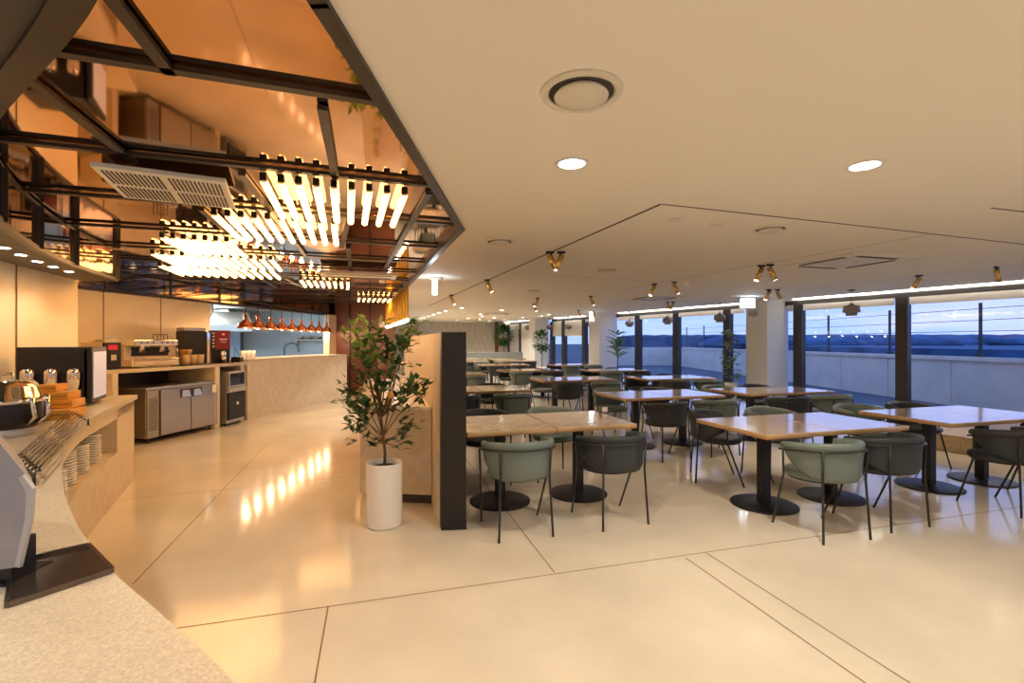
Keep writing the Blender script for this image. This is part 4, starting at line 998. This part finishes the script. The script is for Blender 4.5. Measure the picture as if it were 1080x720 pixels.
# black cutlery dispenser with chrome cylinders and lit side screen
t = empty('cup_dispenser', (-4.13, 4.40, ZC), .42); tag(t, 'black cabinet with three chrome cylinders and a bright side screen on the serving counter', 'cup dispenser')
b = MB(); b.box((-.01, .0, .27), (.46, .40, .52), bev=.008); b.build('body', M['black'], t)
for i in range(3):
    x = -.15+i*.155; b = MB(); b.lathe([(.052, 0), (.052, .16), (.05, .18), (.035, .20), (.001, .208)], n=22); o = b.build('cylinder', M['chrome'], t); o.location = (x, -.235, .14)
b = MB(); b.box((0, 0, 0), (.035, .50, .50), bev=.006); o = b.build('display', M['black'], t); o.location = (.245, .02, .28); o.rotation_euler.z = .08
b = MB(); b.box((.02, 0, -.005), (.008, .42, .42)); b.build('screen', M['screen'], o)
# wooden boxes
for i, (px, Y, z, sx, sy, h, rz, lab) in enumerate(((57, 3.62, 0, .30, .22, .075, .3, 'bottom wooden box of the stepped pile on the serving counter'), (63, 3.70, .075, .24, .20, .06, .35, 'second wooden box of the stepped pile, lower layer'),
        (62, 3.72, .135, .20, .18, .06, .3, 'third wooden box of the stepped pile on the serving counter'), (56, 3.74, .195, .12, .16, .055, .3, 'smallest wooden box on top of the stepped pile'))):
    x, y = at(px, Y); t = empty('wooden_box', (x, y, ZC+z), rz); tag(t, lab, 'wooden box', 'stepped pile of wooden boxes')
    b = MB(); b.box((0, 0, h/2), (sx, sy, h-.002), bev=.006); b.build('body', M['box'], t)
    b = MB(); b.box((0, -sy/2-.001, h/2), (sx*.9, .004, h*.12)); b.build('lid_line', M['woodedge'], t)
# white paper bags / napkins
x, y = at(37, 3.42); t = empty('paper_holder', (x-.03, y, ZC)); tag(t, 'dark holder with a fan of white paper beside the wooden boxes', 'paper holder')
b = MB(); b.loft([[(-.05, -.05, 0), (.05, -.05, 0), (.05, .05, 0), (-.05, .05, 0)], [(-.03, -.04, .16), (.07, -.04, .2), (.07, .05, .2), (-.03, .05, .16)]]); b.build('holder', M['black'], t)
b = MB()
for i in range(5): b.box((-.01+i*.012, -.01, .22), (.006, .09, .16-.01*i), rz=.1*i)
b.build('paper', M['paper'], t)
# soup warmer
x, y = at(6, 2.95); t = empty('soup_kettle', (x, y, ZC)); tag(t, 'black and chrome soup kettle with clear domed lid on the serving counter', 'soup kettle')
b = MB(); b.lathe([(.13, 0), (.14, .02), (.14, .05), (.001, .05)], n=28); b.build('base', M['greyl'], t)
b = MB(); b.lathe([(.14, .05), (.165, .08), (.17, .19), (.165, .20)], n=32); b.build('body', M['black'], t)
b = MB(); b.lathe([(.165, .20), (.178, .205), (.178, .225), (.16, .235), (.14, .30), (.09, .335), (.001, .345)], n=32); b.build('lid', M['chrome'], t)
b = MB(); b.tube([(.165, -.05, .23), (.21, -.05, .24), (.22, -.04, .12), (.165, -.03, .08)], .012, 8); b.build('handle', M['chrome'], t)
b = MB(); b.tube([(.165, .05, .23), (.21, .05, .24), (.22, .04, .12), (.165, .03, .08)], .012, 8); b.build('handle', M['chrome'], t)
b = MB(); b.tube([(-.05, 0, .335), (-.04, 0, .38), (.04, 0, .38), (.05, 0, .335)], .01, 8); b.build('handle', M['chrome'], t)
# tray rail
t = empty('wire_rack', (0, 0, 0)); tag(t, 'flat rack of thin parallel steel rods lying across the serving counter', 'wire rack')
zr = ZC+.05; n0 = Vector(P(17, 482, zr)); n1 = Vector(P(36, 499, zr)); f0 = Vector(P(76, 431, zr)); f1 = Vector(P(93, 441, zr))
t.location = (n0.x, n0.y, ZC); kk = (-n0.x, -n0.y, -ZC)
for i in range(7):
    a = n0+(n1-n0)*i/6; c = f0+(f1-f0)*i/6; b = MB(); b.tube([(a.x, a.y, zr), (c.x, c.y, zr)], .0045, 6); b.build('rod', M['darkpan'], t).location = kk
for f_ in (.0, .06, .97):
    a = n0+(f0-n0)*f_; c = n1+(f1-n1)*f_; b = MB(); b.tube([(a.x, a.y, zr-.010), (c.x, c.y, zr-.010)], .006, 6); b.build('crossbar', M['black'], t).location = kk
for a in (n0, n1, f0, f1): b = MB(); b.tube([(a.x, a.y, ZC), (a.x, a.y, zr)], .006, 6); b.build('leg', M['black'], t).location = kk
# drip tray in the worktop
t = empty('drip_tray', (0, 0, 0)); tag(t, 'shallow dark steel drip tray on the serving counter below the grey dispenser', 'drip tray')
q = [Vector(P(118, 600, .93)), Vector(P(93, 574, .93)), Vector(P(13, 591, .93)), Vector(P(8, 636, .93))]; cxy = (q[0]+q[2])/2; t.location = (cxy.x, cxy.y, ZC)
ql = [(v.x-cxy.x, v.y-cxy.y) for v in q]
b = MB(); b.prism(ql, .001, .006); b.build('pan', M['darkpan'] if 'darkpan' in M else M['steel'], t)
b = MB()
for i in range(4):
    a = Vector(ql[i]); c = Vector(ql[(i+1) % 4]); d = (c-a).normalized(); n = Vector((-d.y, d.x))*.005; b.prism([tuple(a-n), tuple(c-n), tuple(c+n), tuple(a+n)], .001, .014)
b.build('rim', M['darkpan'], t)
# grey dispenser at the left edge
t = empty('grey_dispenser', (0, 0, 0)); tag(t, 'faceted grey enamel dispenser head at the left edge above the drip tray', 'dispenser')
Yg = 1.12; prof = [(-70, 430), (-18, 455), (0, 468), (27, 500), (38, 514), (36, 545), (24, 597), (-10, 602), (-70, 610)]
lx = [((px-540)/F*Yg, CH+(HZ-py)*Yg/F) for px, py in prof]; org = Vector(((0-540)/F*Yg, Yg+.12, ZC)); t.location = org
b = MB(); b.loft([[(x-org.x, -.12, z-org.z) for x, z in lx], [(x-org.x-.30, .14, z-org.z+.0) for x, z in lx]]); b.build('body', M['greyp'], t)
inn = [((px-540)/F*Yg, CH+(HZ-py)*Yg/F) for px, py in ((27, 500), (38, 514), (36, 545), (24, 597), (19, 596), (30, 545), (31, 517), (23, 503))]
b = MB(); b.loft([[(x-org.x, -.128, z-org.z) for x, z in inn], [(x-org.x, -.1195, z-org.z) for x, z in inn]]); b.build('edge_trim', M['greyl'], t)
b = MB(); b.box((-.055, -.07, .05), (.12, .06, .10)); b.box((-.10, -.05, .004), (.20, .12, .008)); b.build('stand', M['black'], t)

# added fill lamps in the canopy, making up for the dimmer tube lamps
for k_, (x, y) in enumerate(((-.74, 1.2), (-2.9, 5.0), (-3.9, 7.6), (-3.3, 9.6))):
    o = copy_tree(d0)
    for ch in list(o.children):
        if ch.type == 'LIGHT': bpy.data.objects.remove(ch)
    o.location = (x, y, MIR+.001); o.scale = (.45, .45, 1); tag(o, 'added fill lamp in the mirror ceiling, %s from the front' % ORD[k_], 'ceiling light', 'added fill lamps in the mirror ceiling')
    lamp('SPOT', (0, 0, -.05), 45, (1, .74, .46), .05, parent=o, spot=2.6, blend=.9)
# lamps under the dark soffit over the near end of the serving counter (outside the picture)
for k_, (x, y) in enumerate(((-2.6, 1.7), (-1.9, .9), (-1.2, .3))):
    t = empty('soffit_downlight', (x, y, MIR-.036)); tag(t, 'recessed lamp in the dark soffit over the near serving counter, %s one' % ['far', 'middle', 'near'][k_], 'light', 'soffit lamps')
    b = MB(); b.lathe([(.05, -.004), (.05, 0), (.035, 0), (.035, -.004)], n=16); b.build('ring', M['gold'], t)
    b = MB(); b.lathe([(.034, -.006), (.034, -.002)], n=16); b.build('lens', M['lampon'], t)
    lamp('SPOT', (0, 0, -.03), (34, 24, 17)[k_], (1, .86, .66), .05, parent=t, spot=2.3)
# more of the kitchen: window grid, wall shelf, tap and steel tower
t = empty('glazed_partition', (-9.2, 15.6, 1.2)); tag(t, 'dark framed glazed partition at the back left of the kitchen', 'glazed partition')
for x in (-2, -1.2, -.4, .4): b = MB(); b.box((x, 0, .5), (.07, .06, 2.3)); b.build('post', M['kitdark'], t)
for z in (-.6, 1.0): b = MB(); b.box((-.8, 0, z), (2.5, .05, .07)); b.build('rail', M['kitdark'], t)
b = MB(); b.box((-.8, .03, .5), (2.4, .01, 2.2)); b.build('pane', M['kitpane'], t)
t = empty('wall_shelf', (-6.4, 15.8, 1.55)); tag(t, 'steel wall shelf on the kitchen back wall at the right', 'shelf')
b = MB(); b.box((0, 0, 0), (1.6, .35, .03), bev=.004); b.build('board', M['steel'], t)
for x in (-.7, .7): b = MB(); b.box((x, .05, -.09), (.03, .25, .16)); b.build('bracket', M['steel'], t)
for i in range(5):
    t = empty('steel_bowl', (-6.95+.28*i, 15.78, 1.566)); tag(t, 'steel bowl, %s from the left on the kitchen wall shelf' % ORD[i], 'bowl', 'bowls on the kitchen shelf')
    b = MB(); b.lathe([(.05, 0), (.10, .06), (.11, .11), (.10, .11), (.08, .05)], n=18); b.build('body', M['steel'], t)
t = empty('spray_tap', (-6.35, 13.35, .90)); tag(t, 'tall arched black tap on the kitchen table behind the pass', 'tap')
b = MB(); b.tube([(0, 0, 0), (0, 0, .42), (.06, 0, .52), (.2, 0, .56), (.34, 0, .52), (.40, 0, .40), (.40, 0, .3)], .016, 8); b.build('spout', M['black'], t)
b = MB(); b.lathe([(.05, 0), (.05, .03), (.02, .05)], n=14); b.build('base', M['chrome'], t)
t = empty('steamer_cabinet', (-7.1, 11.6, 0)); tag(t, 'tall steel steamer cabinet just behind the left part of the pass', 'steamer')
t.location = (-7.9, 12.4, 0)
b = MB(); b.box((0, 0, .9), (.5, .6, 1.6), bev=.01); b.build('body', M['kitdark'], t)
b = MB(); b.box((.0, -.31, 1.3), (.42, .03, .6), bev=.005); b.build('door', M['steel'], t)
b = MB(); b.tube([(0, 0, 1.7), (0, 0, 2.1), (.1, 0, 2.3), (.1, 0, 2.69)], .07, 10); b.build('pipe', M['steel'], t)
for sx in (-.2, .2):
    for sy in (-.25, .25): b = MB(); b.tube([(sx, sy, 0), (sx, sy, .1)], .02); b.build('foot', M['steel'], t)
